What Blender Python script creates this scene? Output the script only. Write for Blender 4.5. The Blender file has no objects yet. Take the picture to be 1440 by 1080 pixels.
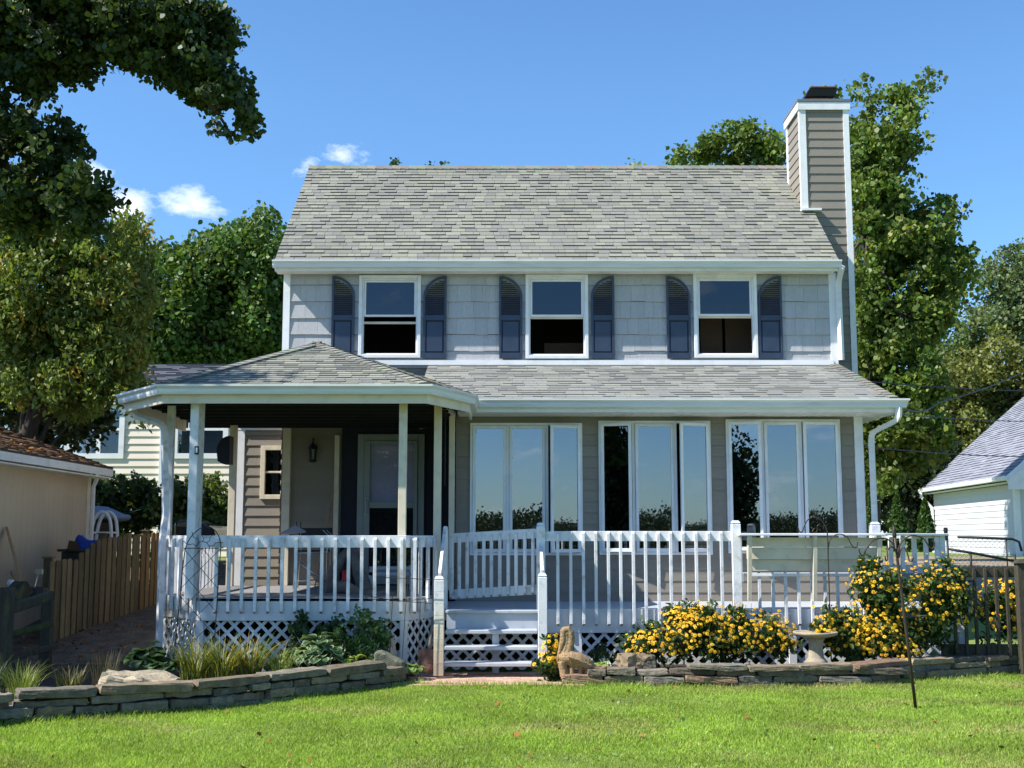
import bpy, bmesh, math, random
import numpy as np
from mathutils import Vector, Matrix, noise
random.seed(7); rng = np.random.default_rng(7)
C = bpy.context.scene.collection
S = bpy.context.scene
V = Vector
# ------------------------------------------------ camera, sky, sun, exposure
FPX = 1700.0; PITCH = math.atan(215/FPX); EYE = V((0, 0, 1.65))
cd = bpy.data.cameras.new('camera'); cam = bpy.data.objects.new('camera', cd); C.objects.link(cam)
cd.sensor_width = 36; cd.lens = FPX/1440*36; cd.clip_end = 2000; cd.clip_start = .05
cam.location = EYE; cam.rotation_euler = (math.pi/2+PITCH, 0, 0); S.camera = cam
SUN = V((-1, -.34, 1.13)).normalized()
sl = bpy.data.lights.new('sun', 'SUN'); sl.energy = 4.3; sl.angle = math.radians(.53); sl.color = (1, .955, .88)
so = bpy.data.objects.new('sun', sl); C.objects.link(so); so.location = (-20, -5, 30)
so.rotation_euler = SUN.to_track_quat('Z', 'Y').to_euler()
S.view_settings.view_transform = 'Standard'; S.view_settings.look = 'None'; S.view_settings.gamma = 1
S.view_settings.exposure = 1.0

def P(px, py, Y):
    a = (px-720)/FPX; b = (540-py)/FPX
    d = V((a, math.cos(PITCH)-b*math.sin(PITCH), math.sin(PITCH)+b*math.cos(PITCH)))
    return EYE + d*(Y/d.y)
def G(px, py, z=0.):
    a = (px-720)/FPX; b = (540-py)/FPX
    d = V((a, math.cos(PITCH)-b*math.sin(PITCH), math.sin(PITCH)+b*math.cos(PITCH)))
    return EYE + d*((z-EYE.z)/d.z)
def PX(px, py, Y): return P(px, py, Y).x
def PZ(py, Y): return P(720, py, Y).z

w = bpy.data.worlds.new('World'); S.world = w; w.use_nodes = True
nt = w.node_tree; N = nt.nodes; L = nt.links
bg = N['Background']; sky = N.new('ShaderNodeTexSky'); sky.sky_type = 'NISHITA'; sky.sun_disc = False
sky.sun_elevation = math.asin(SUN.z); sky.sun_rotation = math.atan2(SUN.x, SUN.y)
sky.air_density = 1.0; sky.dust_density = .15; sky.ozone_density = 3.4; sky.altitude = 200
tc = N.new('ShaderNodeTexCoord')
def wm(op, a, b=None, c=None, clamp=False):
    n = N.new('ShaderNodeMath'); n.operation = op; n.use_clamp = clamp
    for i, v in enumerate((a, b, c)):
        if v is None: continue
        if isinstance(v, (int, float)): n.inputs[i].default_value = v
        else: L.new(v, n.inputs[i])
    return n.outputs[0]
def cloud(px, py, rx, ry, strength):
    c = (P(px, py, 100)-EYE).normalized()
    m = N.new('ShaderNodeVectorMath'); m.operation = 'SUBTRACT'; L.new(tc.outputs['Generated'], m.inputs[0]); m.inputs[1].default_value = c
    s = N.new('ShaderNodeVectorMath'); s.operation = 'MULTIPLY'; L.new(m.outputs[0], s.inputs[0])
    s.inputs[1].default_value = (FPX/rx, 3, FPX/ry)
    l = N.new('ShaderNodeVectorMath'); l.operation = 'LENGTH'; L.new(s.outputs[0], l.inputs[0])
    return wm('MULTIPLY', wm('SUBTRACT', 1, l.outputs['Value'], clamp=True), strength)
fac = None
for cdef in [(128, 262, 55, 55, 1.7), (178, 290, 60, 38, 1.9), (258, 290, 62, 34, 1.7), (480, 216, 48, 34, 1.5), (432, 230, 38, 34, 1.25), (944, 150, 24, 34, .25), (110, 132, 30, 30, .2)]:
    o = cloud(*cdef); fac = o if fac is None else wm('MAXIMUM', fac, o)
sx = N.new('ShaderNodeSeparateXYZ'); L.new(tc.outputs['Generated'], sx.inputs[0])
back = wm('MULTIPLY', wm('MULTIPLY', wm('SUBTRACT', 0, sx.outputs[1], clamp=True), .45), wm('SUBTRACT', 1.0, wm('MULTIPLY', sx.outputs[2], 1.6), clamp=True))
fac = wm('MAXIMUM', fac, back)
nz = N.new('ShaderNodeTexNoise'); nz.inputs['Scale'].default_value = 19; nz.inputs['Detail'].default_value = 10; nz.inputs['Roughness'].default_value = .66
mp = N.new('ShaderNodeMapping'); mp.inputs['Scale'].default_value = (1, 1, 2.0); L.new(tc.outputs['Generated'], mp.inputs[0]); L.new(mp.outputs[0], nz.inputs['Vector'])
gate = wm('MULTIPLY', fac, 4, clamp=True)
fac = wm('MULTIPLY', wm('SUBTRACT', wm('ADD', wm('MULTIPLY', fac, .9), wm('MULTIPLY', wm('SUBTRACT', nz.outputs[0], .5), 3.6)), .50), .95, clamp=True)
fac = wm('MULTIPLY', wm('MULTIPLY', fac, gate), .85)
mx = N.new('ShaderNodeMix'); mx.data_type = 'RGBA'; L.new(fac, mx.inputs[0])
hs = N.new('ShaderNodeHueSaturation'); hs.inputs['Saturation'].default_value = 1.17; hs.inputs['Value'].default_value = .93; L.new(sky.outputs[0], hs.inputs['Color'])
el = N.new('ShaderNodeValToRGB'); el.color_ramp.elements[0].color = (.56, .73, .92, 1); el.color_ramp.elements[1].color = (1, 1, 1, 1); el.color_ramp.elements[1].position = .34; L.new(sx.outputs[2], el.inputs[0])
em = N.new('ShaderNodeMix'); em.data_type = 'RGBA'; em.blend_type = 'MULTIPLY'; em.inputs[0].default_value = 1; L.new(hs.outputs[0], em.inputs[6]); L.new(el.outputs[0], em.inputs[7]); L.new(em.outputs[2], mx.inputs[6]); mx.inputs[7].default_value = (6.3, 6.6, 7.2, 1)
L.new(mx.outputs[2], bg.inputs[0]); bg.inputs[1].default_value = .12

# ------------------------------------------------ materials
def ramp(nt, src, stops):
    r = nt.nodes.new('ShaderNodeValToRGB'); e = r.color_ramp.elements
    while len(e) < len(stops): e.new(.5)
    for i, (p, c) in enumerate(stops):
        e[i].position = p; e[i].color = (c, c, c, 1) if not isinstance(c, tuple) else (*c, 1)
    nt.links.new(src, r.inputs[0]); return r.outputs[0]
def mat(name, col, rough=.7, tint=False, var=.12, vscale=3., fine=.0, fscale=60., bump=0., bscale=80., stretch=(1, 1, 1), spec=.3,
        dirt=None, dirt_amt=.0, dscale=4., metallic=0., trans=0.):
    m = bpy.data.materials.new(name); m.use_nodes = True; t = m.node_tree; n = t.nodes; l = t.links
    b = n['Principled BSDF']; b.inputs['Roughness'].default_value = rough; b.inputs['Specular IOR Level'].default_value = spec
    b.inputs['Metallic'].default_value = metallic
    co = n.new('ShaderNodeTexCoord'); mpn = n.new('ShaderNodeMapping'); mpn.inputs['Scale'].default_value = stretch
    l.new(co.outputs['Object'], mpn.inputs[0])
    def tex(s, d=4):
        x = n.new('ShaderNodeTexNoise'); x.inputs['Scale'].default_value = s; x.inputs['Detail'].default_value = d
        l.new(mpn.outputs[0], x.inputs['Vector']); return x.outputs[0]
    def mul(a, bb):
        x = n.new('ShaderNodeMix'); x.data_type = 'RGBA'; x.blend_type = 'MULTIPLY'; x.inputs[0].default_value = 1
        for i, v in ((6, a), (7, bb)):
            if isinstance(v, tuple): x.inputs[i].default_value = (*v, 1)
            else: l.new(v, x.inputs[i])
        return x.outputs[2]
    c = tuple(col)
    if var: c = mul(c, ramp(t, tex(vscale), [(.3, 1-var), (.7, 1+var*.3)]))
    if fine: c = mul(c, ramp(t, tex(fscale, 3), [(.35, 1-fine), (.62, 1.0)]))
    if tint:
        a = n.new('ShaderNodeAttribute'); a.attribute_name = 'tint'; c = mul(c, a.outputs['Color'])
    if dirt:
        x = n.new('ShaderNodeMix'); x.data_type = 'RGBA'
        l.new(ramp(t, tex(dscale, 8), [(.52, 0.), (.75, dirt_amt)]), x.inputs[0])
        if isinstance(c, tuple): x.inputs[6].default_value = (*c, 1)
        else: l.new(c, x.inputs[6])
        x.inputs[7].default_value = (*dirt, 1); c = x.outputs[2]
    if isinstance(c, tuple): b.inputs['Base Color'].default_value = (*c, 1)
    else: l.new(c, b.inputs['Base Color'])
    if bump:
        bn = n.new('ShaderNodeBump'); bn.inputs['Strength'].default_value = bump; bn.inputs['Distance'].default_value = .01
        l.new(tex(bscale, 5), bn.inputs['Height']); l.new(bn.outputs[0], b.inputs['Normal'])
    if trans:
        tr = n.new('ShaderNodeBsdfTranslucent'); ms = n.new('ShaderNodeMixShader'); ms.inputs[0].default_value = trans
        if isinstance(c, tuple): tr.inputs[0].default_value = (*c, 1)
        else:
            l.new(mul(c, (1.25, 1.3, .6)), tr.inputs[0])
        l.new(b.outputs[0], ms.inputs[1]); l.new(tr.outputs[0], ms.inputs[2]); l.new(ms.outputs[0], n['Material Output'].inputs[0])
    return m
def glass_mat(name, fac, tintc):
    m = bpy.data.materials.new(name); m.use_nodes = True; t = m.node_tree; n = t.nodes; l = t.links
    n.remove(n['Principled BSDF'])
    g = n.new('ShaderNodeBsdfGlossy'); g.inputs['Roughness'].default_value = 0.0; g.inputs[0].default_value = (.80, .86, .92, 1)
    co = n.new('ShaderNodeTexCoord'); x = n.new('ShaderNodeTexNoise'); x.inputs['Scale'].default_value = 1.3; x.inputs['Detail'].default_value = 1; l.new(co.outputs['Object'], x.inputs['Vector'])
    bn = n.new('ShaderNodeBump'); bn.inputs['Strength'].default_value = .035; bn.inputs['Distance'].default_value = .05; l.new(x.outputs[0], bn.inputs['Height']); l.new(bn.outputs[0], g.inputs['Normal'])
    tr = n.new('ShaderNodeBsdfTransparent'); tr.inputs[0].default_value = (*tintc, 1)
    ms = n.new('ShaderNodeMixShader'); ms.inputs[0].default_value = fac
    l.new(tr.outputs[0], ms.inputs[1]); l.new(g.outputs[0], ms.inputs[2]); l.new(ms.outputs[0], n['Material Output'].inputs[0])
    return m
M = dict(
 white=mat('white_trim', (.80, .80, .80), .5, var=.08, dirt=(.42, .42, .40), dirt_amt=.3, dscale=5),
 rail=mat('deck_paint', (.78, .79, .81), .55, tint=True, var=.10, fine=.06, bump=.25, bscale=70, dirt=(.33, .32, .30), dirt_amt=.75, dscale=9),
 cream=mat('cream_paint', (.72, .64, .50), .6, var=.10, bump=.15, dirt=(.33, .32, .26), dirt_amt=.4, dscale=7),
 fascia=mat('deck_fascia_paint', (.66, .68, .70), .6, var=.12, fine=.08, bump=.2, bscale=40, dirt=(.38, .33, .20), dirt_amt=.8, dscale=1.6),
 gutter=mat('gutter_metal', (.70, .71, .69), .4, var=.10, dirt=(.30, .30, .27), dirt_amt=.3, dscale=7, stretch=(.3, .3, 3)),
 siding=mat('beige_siding', (.255, .225, .185), .7, tint=True, var=.07, vscale=1.5, fine=.10, fscale=90, bump=.3, bscale=60, stretch=(.25, .25, 3)),
 shake=mat('grey_shake', (.48, .482, .49), .75, tint=True, var=.08, fine=.16, fscale=45, bump=.7, bscale=70, stretch=(3, 3, .25)),
 shutter=mat('navy_shutter', (.030, .045, .082), .38, var=.2, vscale=6, spec=.5),
 roof=mat('roof_shingle', (1, 1, 1), .92, tint=True, var=.12, vscale=.9, fine=.28, fscale=120, bump=.5, bscale=160, spec=.1),
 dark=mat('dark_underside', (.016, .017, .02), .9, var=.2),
 navy=mat('dark_navy', (.012, .014, .028), .6),
 room=mat('room_wall', (.09, .085, .08), .9),
 door=mat('door_paint', (.30, .34, .34), .45),
 curtain_refl=mat('curtain_reflection', (.62, .62, .80), .8, var=.1),  # lavender for a curtain and for the reflection painted behind the door glass
 metal=mat('grey_metal', (.45, .45, .45), .3, metallic=.9),
 black=mat('black_metal', (.02, .02, .022), .5),
 iron=mat('bronze_iron', (.07, .05, .04), .5, metallic=.4, var=.4, vscale=20),
 rust=mat('rusty_steel', (.20, .10, .07), .8, var=.3, vscale=20),
 decking=mat('decking', (.27, .26, .26), .7, var=.25, vscale=2, bump=.3, stretch=(1, 8, 1), dirt=(.12, .10, .09), dirt_amt=.5, dscale=5),
 step=mat('step_paint', (.46, .49, .53), .5, var=.12, dirt=(.3, .3, .3), dirt_amt=.4, dscale=8),
 stone=mat('wall_stone', (.235, .205, .155), .9, tint=True, var=.35, vscale=9, fine=.25, fscale=40, bump=.9, bscale=30, dirt=(.07, .075, .05), dirt_amt=.55, dscale=6),
 concrete=mat('statue_concrete', (.46, .31, .17), .95, var=.35, vscale=14, fine=.4, fscale=70, bump=1., bscale=90, dirt=(.09, .07, .05), dirt_amt=.8, dscale=14),
 bath=mat('bird_bath_concrete', (.40, .34, .25), .95, var=.25, vscale=10, fine=.2, bump=.6, bscale=60),
 moss=mat('mossy_stone', (.21, .215, .15), .95, var=.35, vscale=8, fine=.35, fscale=60, bump=1., bscale=60, dirt=(.10, .12, .05), dirt_amt=.7, dscale=8),
 brick=mat('patio_brick', (.60, .40, .28), .85, tint=True, var=.2, vscale=10, fine=.2, bump=.5),
 soil=mat('soil', (.060, .047, .036), .95, var=.5, vscale=8, fine=.5, fscale=50, bump=1., bscale=40),
 yard=mat('side_yard_earth', (.15, .115, .085), .95, var=.45, vscale=5, fine=.5, fscale=40, bump=1., bscale=30),
 ground=mat('ground', (.20, .27, .06), .95, var=.4, vscale=1.2, fine=.4, fscale=30, bump=.6, bscale=30),
 gravel=mat('gravel', (.36, .28, .19), .95, var=.2, vscale=8, fine=.4, fscale=90, bump=.8),
 grass=mat('grass_blades', (1, 1, 1), .55, tint=True, var=.34, vscale=.9, trans=.38, spec=.25),
 leaf=mat('leaves', (1, 1, 1), .5, tint=True, var=0, trans=.32, spec=.35),
 flower=mat('yellow_petals', (.87, .55, .018), .6, tint=True, var=.1, vscale=20, trans=.2),
 cone=mat('flower_cone', (.03, .014, .008), .8),
 bark=mat('bark', (.075, .06, .048), .95, var=.4, vscale=5, bump=1., bscale=20, stretch=(3, 3, .5)),
 picket=mat('weathered_picket', (.19, .148, .085), .85, tint=True, var=.3, vscale=3, fine=.35, fscale=30, bump=.5, bscale=30, stretch=(4, 4, .4)),
 oldwood=mat('old_dark_wood', (.070, .060, .045), .9, tint=False, var=.4, vscale=5, fine=.3, fscale=30, bump=.7, bscale=30, stretch=(3, 3, .6), dirt=(.10, .12, .03), dirt_amt=.5, dscale=4),
 wood=mat('raw_wood', (.42, .25, .13), .8, var=.25, vscale=6, stretch=(4, 4, .4)),
 tan=mat('tan_panel', (.56, .455, .33), .8, var=.12, vscale=1.2, fine=.06),
 vinyl=mat('white_vinyl', (.60, .61, .64), .5, var=.04),
 yellow=mat('cream_siding', (.78, .69, .56), .6, tint=True, var=.06, vscale=1),
 tarp=mat('blue_tarp', (.012, .055, .33), .4, var=.3, vscale=9),
 cover=mat('boat_cover', (.22, .27, .38), .6, var=.15, vscale=4),
 card=mat('cardboard', (.13, .075, .045), .8),
 red=mat('red_plastic', (.5, .015, .02), .35),
 plastic=mat('white_plastic', (.75, .75, .78), .3),
 pane=glass_mat('window_glass', .25, (.45, .5, .55)), panedoor=glass_mat('door_glass', .09, (.93, .93, .96)), paneup=glass_mat('upper_window_glass', .065, (.5, .55, .58)),
 screen=mat('insect_screen', (.03, .033, .04), .6),
 driftwood=mat('driftwood', (.20, .17, .14), .9, var=.4, vscale=9, bump=.8),
 fallen=mat('fallen_leaf', (.42, .22, .08), .8, tint=True, var=.2),
)
# ------------------------------------------------ builders
ROOT = {}
def props(o, label=None, cat=None, group=None, kind=None):
    if label: o['label'] = label
    if cat: o['category'] = cat
    if group: o['group'] = group
    if kind: o['kind'] = kind
    return o
def thing(name, label, cat, loc=(0, 0, 0), group=None):
    o = bpy.data.objects.new(name, None); C.objects.link(o); o.location = loc; o.empty_display_size = .2
    ROOT[o.name] = V(loc); return props(o, label, cat, group)
def link(name, me, m, parent=None, origin=None):
    """mesh given in world coordinates; becomes a part of parent or a top-level thing with its origin at origin"""
    o = bpy.data.objects.new(name, me); C.objects.link(o); me.materials.append(m)
    if parent is not None:
        org = ROOT[parent.name]; o.parent = parent
    else:
        org = V(origin) if origin is not None else V((0, 0, 0)); o.location = org
    ROOT[o.name] = org
    me.transform(Matrix.Translation(-org)); return o
class MB:
    def __init__(s): s.v = []; s.f = []; s.t = []
    def face(s, pts, t=(1, 1, 1)):
        b = len(s.v); s.v += [tuple(p) for p in pts]; s.f.append(tuple(range(b, b+len(pts)))); s.t.append(t)
    def mesh(s, vs, fs, t=(1, 1, 1)):
        b = len(s.v); s.v += [tuple(p) for p in vs]; s.f += [tuple(i+b for i in f) for f in fs]; s.t += [t]*len(fs)
    def box(s, x0, x1, y0, y1, z0, z1, t=(1, 1, 1)):
        s.mesh([(x, y, z) for x in (x0, x1) for y in (y0, y1) for z in (z0, z1)],
               [(0, 1, 3, 2), (4, 6, 7, 5), (0, 4, 5, 1), (2, 3, 7, 6), (0, 2, 6, 4), (1, 5, 7, 3)], t)
    def bar(s, p, q, w, h, up=(0, 0, 1), t=(1, 1, 1), w2=None):
        """box from p to q, w across, h along up"""
        p = V(p); q = V(q); d = (q-p).normalized(); up = V(up)
        if abs(d.dot(up.normalized())) > .98: up = V((0, 1, 0))
        a = d.cross(up).normalized(); u = a.cross(d).normalized(); w2 = w2 or w
        vs = []
        for c, ww in ((p, w), (q, w2)):
            for i, j in ((-1, -1), (1, -1), (1, 1), (-1, 1)): vs.append(c+a*(i*ww/2)+u*(j*h/2))
        s.mesh(vs, [(3, 2, 1, 0), (4, 5, 6, 7), (0, 1, 5, 4), (1, 2, 6, 5), (2, 3, 7, 6), (3, 0, 4, 7)], t)
    def tube(s, pts, r, n=8, t=(1, 1, 1), sx=1., close=False):
        pts = [V(p) for p in pts]; rs = r if hasattr(r, '__len__') else [r]*len(pts)
        vs = []; prev = None
        for i, p in enumerate(pts):
            d = (pts[min(i+1, len(pts)-1)]-pts[max(i-1, 0)])
            if d.length < 1e-9: d = V((0, 0, 1))
            d.normalize()
            if prev is None:
                ref = V((0, 0, 1)) if abs(d.z) < .9 else V((0, 1, 0)); a = d.cross(ref).normalized()
            else: a = (prev-d*prev.dot(d)).normalized()
            prev = a; b = d.cross(a)
            for k in range(n):
                th = 2*math.pi*k/n; vs.append(p+(a*math.cos(th)*sx+b*math.sin(th))*rs[i])
        fs = [(i*n+k, i*n+(k+1) % n, (i+1)*n+(k+1) % n, (i+1)*n+k) for i in range(len(pts)-1) for k in range(n)]
        fs += [tuple(range(n))[::-1], tuple((len(pts)-1)*n+k for k in range(n))]
        s.mesh(vs, fs, t)
    def lathe(s, c, prof, n=24, t=(1, 1, 1)):
        c = V(c); vs = []; m = len(prof)
        for r, z in prof:
            for k in range(n): th = 2*math.pi*k/n; vs.append(c+V((r*math.cos(th), r*math.sin(th), z)))
        fs = [(i*n+k, i*n+(k+1) % n, (i+1)*n+(k+1) % n, (i+1)*n+k) for i in range(m-1) for k in range(n)]
        fs += [tuple(range(n))[::-1], tuple((m-1)*n+k for k in range(n))]
        s.mesh(vs, fs, t)
    def sweep(s, path, prof, t=(1, 1, 1), closed_prof=True):
        """prof: (outward, up) loop, swept along path with mitres; outward = right of travel"""
        pts = [V(p) for p in path]; vs = []; n = len(prof)
        for i, p in enumerate(pts):
            d1 = (p-pts[i-1]) if i else (pts[1]-p); d2 = (pts[i+1]-p) if i < len(pts)-1 else (p-pts[i-1])
            d1.z = d2.z = 0; d1.normalize(); d2.normalize()
            n1 = V((d1.y, -d1.x, 0)); n2 = V((d2.y, -d2.x, 0)); m = (n1+n2).normalized(); sc = 1/max(.4, m.dot(n1))
            for o, u in prof: vs.append(p+m*(o*sc)+V((0, 0, u)))
        fs = [(i*n+k, (i+1)*n+k, (i+1)*n+(k+1) % n, i*n+(k+1) % n) for i in range(len(pts)-1) for k in range(n)]
        fs += [tuple(range(n)), tuple((len(pts)-1)*n+k for k in range(n))[::-1]]
        s.mesh(vs, fs, t)
    def prism(s, poly, d, t=(1, 1, 1)):
        d = V(d); n = len(poly); a = [V(p) for p in poly]; b = [p+d for p in a]
        s.mesh(a+b, [tuple(range(n))[::-1], tuple(range(n, 2*n))]+[(k, (k+1) % n, n+(k+1) % n, n+k) for k in range(n)], t)
    def build(s, name, m, parent=None, origin=None, bevel=0, smooth=False, label=None, fix=True):
        me = bpy.data.meshes.new(name); me.from_pydata(s.v, [], s.f); me.update()
        a = me.attributes.new('tint', 'FLOAT_COLOR', 'FACE')
        a.data.foreach_set('color', np.array([(*t, 1) for t in s.t], dtype=np.float32).ravel())
        if fix:
            bm = bmesh.new(); bm.from_mesh(me); bmesh.ops.recalc_face_normals(bm, faces=bm.faces); bm.to_mesh(me); bm.free()
        if smooth: me.polygons.foreach_set('use_smooth', [True]*len(me.polygons))
        o = link(name, me, m, parent, origin)
        if bevel:
            b = o.modifiers.new('bevel', 'BEVEL'); b.width = bevel; b.segments = 1; b.limit_method = 'ANGLE'
        if label: o['label'] = label
        return o
def clip(poly, conv):
    """Sutherland-Hodgman, 2D, conv counter-clockwise"""
    out = poly
    for i in range(len(conv)):
        a = conv[i]; b = conv[(i+1) % len(conv)]; inp = out; out = []
        if not inp: return []
        ins = lambda p: (b[0]-a[0])*(p[1]-a[1])-(b[1]-a[1])*(p[0]-a[0]) >= -1e-9
        for j in range(len(inp)):
            p = inp[j]; q = inp[(j+1) % len(inp)]; ip, iq = ins(p), ins(q)
            if ip: out.append(p)
            if ip != iq:
                d1 = (b[0]-a[0])*(p[1]-a[1])-(b[1]-a[1])*(p[0]-a[0]); d2 = (b[0]-a[0])*(q[1]-a[1])-(b[1]-a[1])*(q[0]-a[0])
                k = d1/(d1-d2); out.append((p[0]+(q[0]-p[0])*k, p[1]+(q[1]-p[1])*k))
    return out
PAL_GREY = [(.285, .285, .235), (.275, .274, .232), (.297, .296, .24), (.258, .258, .228), (.235, .236, .216), (.27, .27, .232), (.31, .308, .25), (.248, .247, .222)]
def shingles(mb, poly, pal, exp=.14, wmin=.10, wmax=.25, th=.007, r=random, slab=.03, lamh=.012, edge=.55):
    pts = [V(p) for p in poly]; u = (pts[1]-pts[0]).normalized()
    n = u.cross(pts[2]-pts[0]).normalized()
    if n.z < 0: n = -n
    v = n.cross(u); 
    if v.z < 0: v = -v
    loc = [((p-pts[0]).dot(u), (p-pts[0]).dot(v)) for p in pts]
    ar = sum(loc[i][0]*loc[(i+1) % len(loc)][1]-loc[(i+1) % len(loc)][0]*loc[i][1] for i in range(len(loc)))
    if ar < 0: loc = loc[::-1]
    o = pts[0]; W = lambda a, b, h: o+u*a+v*b+n*h
    mb.prism([p-n*.004 for p in pts], -n*slab, (.12, .12, .12))
    umin = min(a for a, b in loc); umax = max(a for a, b in loc); vmax = max(b for a, b in loc)
    row = 0; vv = 0
    while vv < vmax-.01:
        uu = umin-r.random()*wmax; ee = exp
        while uu < umax:
            ww = r.uniform(wmin, wmax); lam = r.random() < .5
            c = clip([(uu, vv), (uu+ww-.004, vv), (uu+ww-.004, vv+ee), (uu, vv+ee)], loc)
            uu += ww
            if len(c) < 3: continue
            h0 = th+(lamh if lam else 0); base = r.choice(pal); k = r.uniform(.93, 1.07); t = tuple(x*k for x in base)
            top = [W(a, b, .001+h0*(1-(b-vv)/ee)) for a, b in c]
            mb.face(top, t)
            for i in range(len(c)):
                a, b = c[i], c[(i+1) % len(c)]
                if abs(a[1]-vv) < 1e-5 and abs(b[1]-vv) < 1e-5 or (lam and abs(a[0]-b[0]) < 1e-5 and umin+.02 < a[0] < umax-.02):
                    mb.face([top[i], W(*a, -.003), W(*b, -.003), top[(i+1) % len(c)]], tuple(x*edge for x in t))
        vv += ee; row += 1
def ridge_cap(mb, p, q, n1, n2, pal, wdt=.15, seg=.15, th=.012):
    """bent cap shingles along p->q; n1, n2 directions down either side"""
    p = V(p); q = V(q); d = (q-p); Ls = d.length; d.normalize(); k = int(Ls/seg); n1 = V(n1).normalized(); n2 = V(n2).normalized(); up = -(n1+n2).normalized()
    if up.z < 0: up = V((0, 0, 1))
    for i in range(k):
        a = p+d*(i*Ls/k); b = p+d*((i+1)*Ls/k+.01); t = tuple(x*random.uniform(.85, 1.05) for x in random.choice(pal))
        ha = up*(.014+th); hb = up*.014
        for nn in (n1, n2):
            mb.face([a+ha, b+hb, b+hb+nn*wdt, a+ha+nn*wdt], t)
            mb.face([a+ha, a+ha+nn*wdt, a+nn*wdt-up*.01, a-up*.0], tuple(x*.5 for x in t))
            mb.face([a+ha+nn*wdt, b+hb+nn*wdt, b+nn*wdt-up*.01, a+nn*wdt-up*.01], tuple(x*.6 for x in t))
def lap(mb, O, u, nrm, U, Z0, Z1, course, holes=(), lip=.018, piece=None, jit=0., tv=.05, top=.002, r=random):
    """courses on a vertical wall. O origin (z ignored), u unit along, nrm outward; U=(u0,u1) or function of z"""
    O = V((O[0], O[1], 0)); u = V(u); nrm = V(nrm); z = Z0
    while z < Z1-.005:
        zt = min(z+course, Z1); cuts = sorted({z, zt}|{h for hh in holes for h in hh[2:] if z+.001 < h < zt-.001})
        for a, b in zip(cuts[:-1], cuts[1:]):
            u0, u1 = U((a+b)/2) if callable(U) else U
            iv = [(u0, u1)]
            for h in holes:
                if h[2] < b-.001 and h[3] > a+.001:
                    niv = []
                    for s0, s1 in iv:
                        if h[1] <= s0 or h[0] >= s1: niv.append((s0, s1)); continue
                        if h[0] > s0: niv.append((s0, h[0]))
                        if h[1] < s1: niv.append((h[1], s1))
                    iv = niv
            for s0, s1 in iv:
                x = s0
                while x < s1-.001:
                    wd = r.uniform(*piece) if piece else 99
                    x2 = min(x+wd, s1)
                    if s1-x2 < .05: x2 = s1
                    g = .002 if piece and x2 < s1 else 0; j = r.uniform(-jit, jit) if a == z else 0
                    k = 1+r.uniform(-tv, tv); t = (k, k, k)
                    oa = lip+(top-lip)*(a-z)/course; ob = lip+(top-lip)*(b-z)/course; e = r.uniform(0, jit*.4) if piece else 0
                    A = O+u*x+V((0, 0, a+j))+nrm*(oa+e); B = O+u*(x2-g)+V((0, 0, a+j))+nrm*(oa+e)
                    Cc = O+u*(x2-g)+V((0, 0, b))+nrm*ob; D = O+u*x+V((0, 0, b))+nrm*ob
                    mb.face([A, B, Cc, D], t)
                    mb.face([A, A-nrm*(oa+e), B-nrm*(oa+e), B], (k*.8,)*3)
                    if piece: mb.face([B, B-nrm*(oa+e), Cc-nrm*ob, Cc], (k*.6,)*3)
                    x = x2
        z = zt
def leaf_cards(name, pts, size, cols, m, parent=None, origin=None, elong=1.5, droop=.3, upb=.4, fold=.25):
    n = len(pts); pts = np.asarray(pts, dtype=np.float64)
    size = np.broadcast_to(np.asarray(size, dtype=np.float64), (n,))*rng.uniform(.4, 1.35, n)
    a = rng.normal(size=(n, 3)); a[:, 2] -= droop; a /= np.linalg.norm(a, axis=1)[:, None]
    b = rng.normal(size=(n, 3)); b[:, 2] += upb; b -= a*np.sum(a*b, axis=1)[:, None]; b /= np.linalg.norm(b, axis=1)[:, None]
    c = np.cross(a, b); s = size[:, None]
    w_ = s*.5/elong*1.15
    f_ = b*w_*fold
    v = np.stack([pts-a*s*.5, pts+c*w_*.85+f_-a*s*.22, pts+c*w_*.9+f_+a*s*.12, pts+a*s*.5, pts-c*w_*.9+f_+a*s*.12, pts-c*w_*.85+f_-a*s*.22], axis=1).reshape(-1, 3)
    me = bpy.data.meshes.new(name); me.vertices.add(6*n); me.vertices.foreach_set('co', v.astype(np.float32).ravel())
    me.loops.add(6*n); me.loops.foreach_set('vertex_index', np.arange(6*n, dtype=np.int32))
    me.polygons.add(n); me.polygons.foreach_set('loop_start', np.arange(0, 6*n, 6, dtype=np.int32)); me.polygons.foreach_set('loop_total', np.full(n, 6, dtype=np.int32))
    me.update(); at = me.attributes.new('tint', 'FLOAT_COLOR', 'FACE')
    at.data.foreach_set('color', np.concatenate([cols, np.ones((n, 1))], axis=1).astype(np.float32).ravel())
    return link(name, me, m, parent, origin)
def leaf_cols(n, base, var=.25, hue=.15):
    k = rng.uniform(1-var, 1+var, (n, 1)); h = rng.uniform(-hue, hue, (n, 1)); b = np.asarray(base)
    return np.clip(b*k*np.concatenate([1+h, np.ones((n, 1)), 1-h*.5], axis=1), .002, 1)
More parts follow.
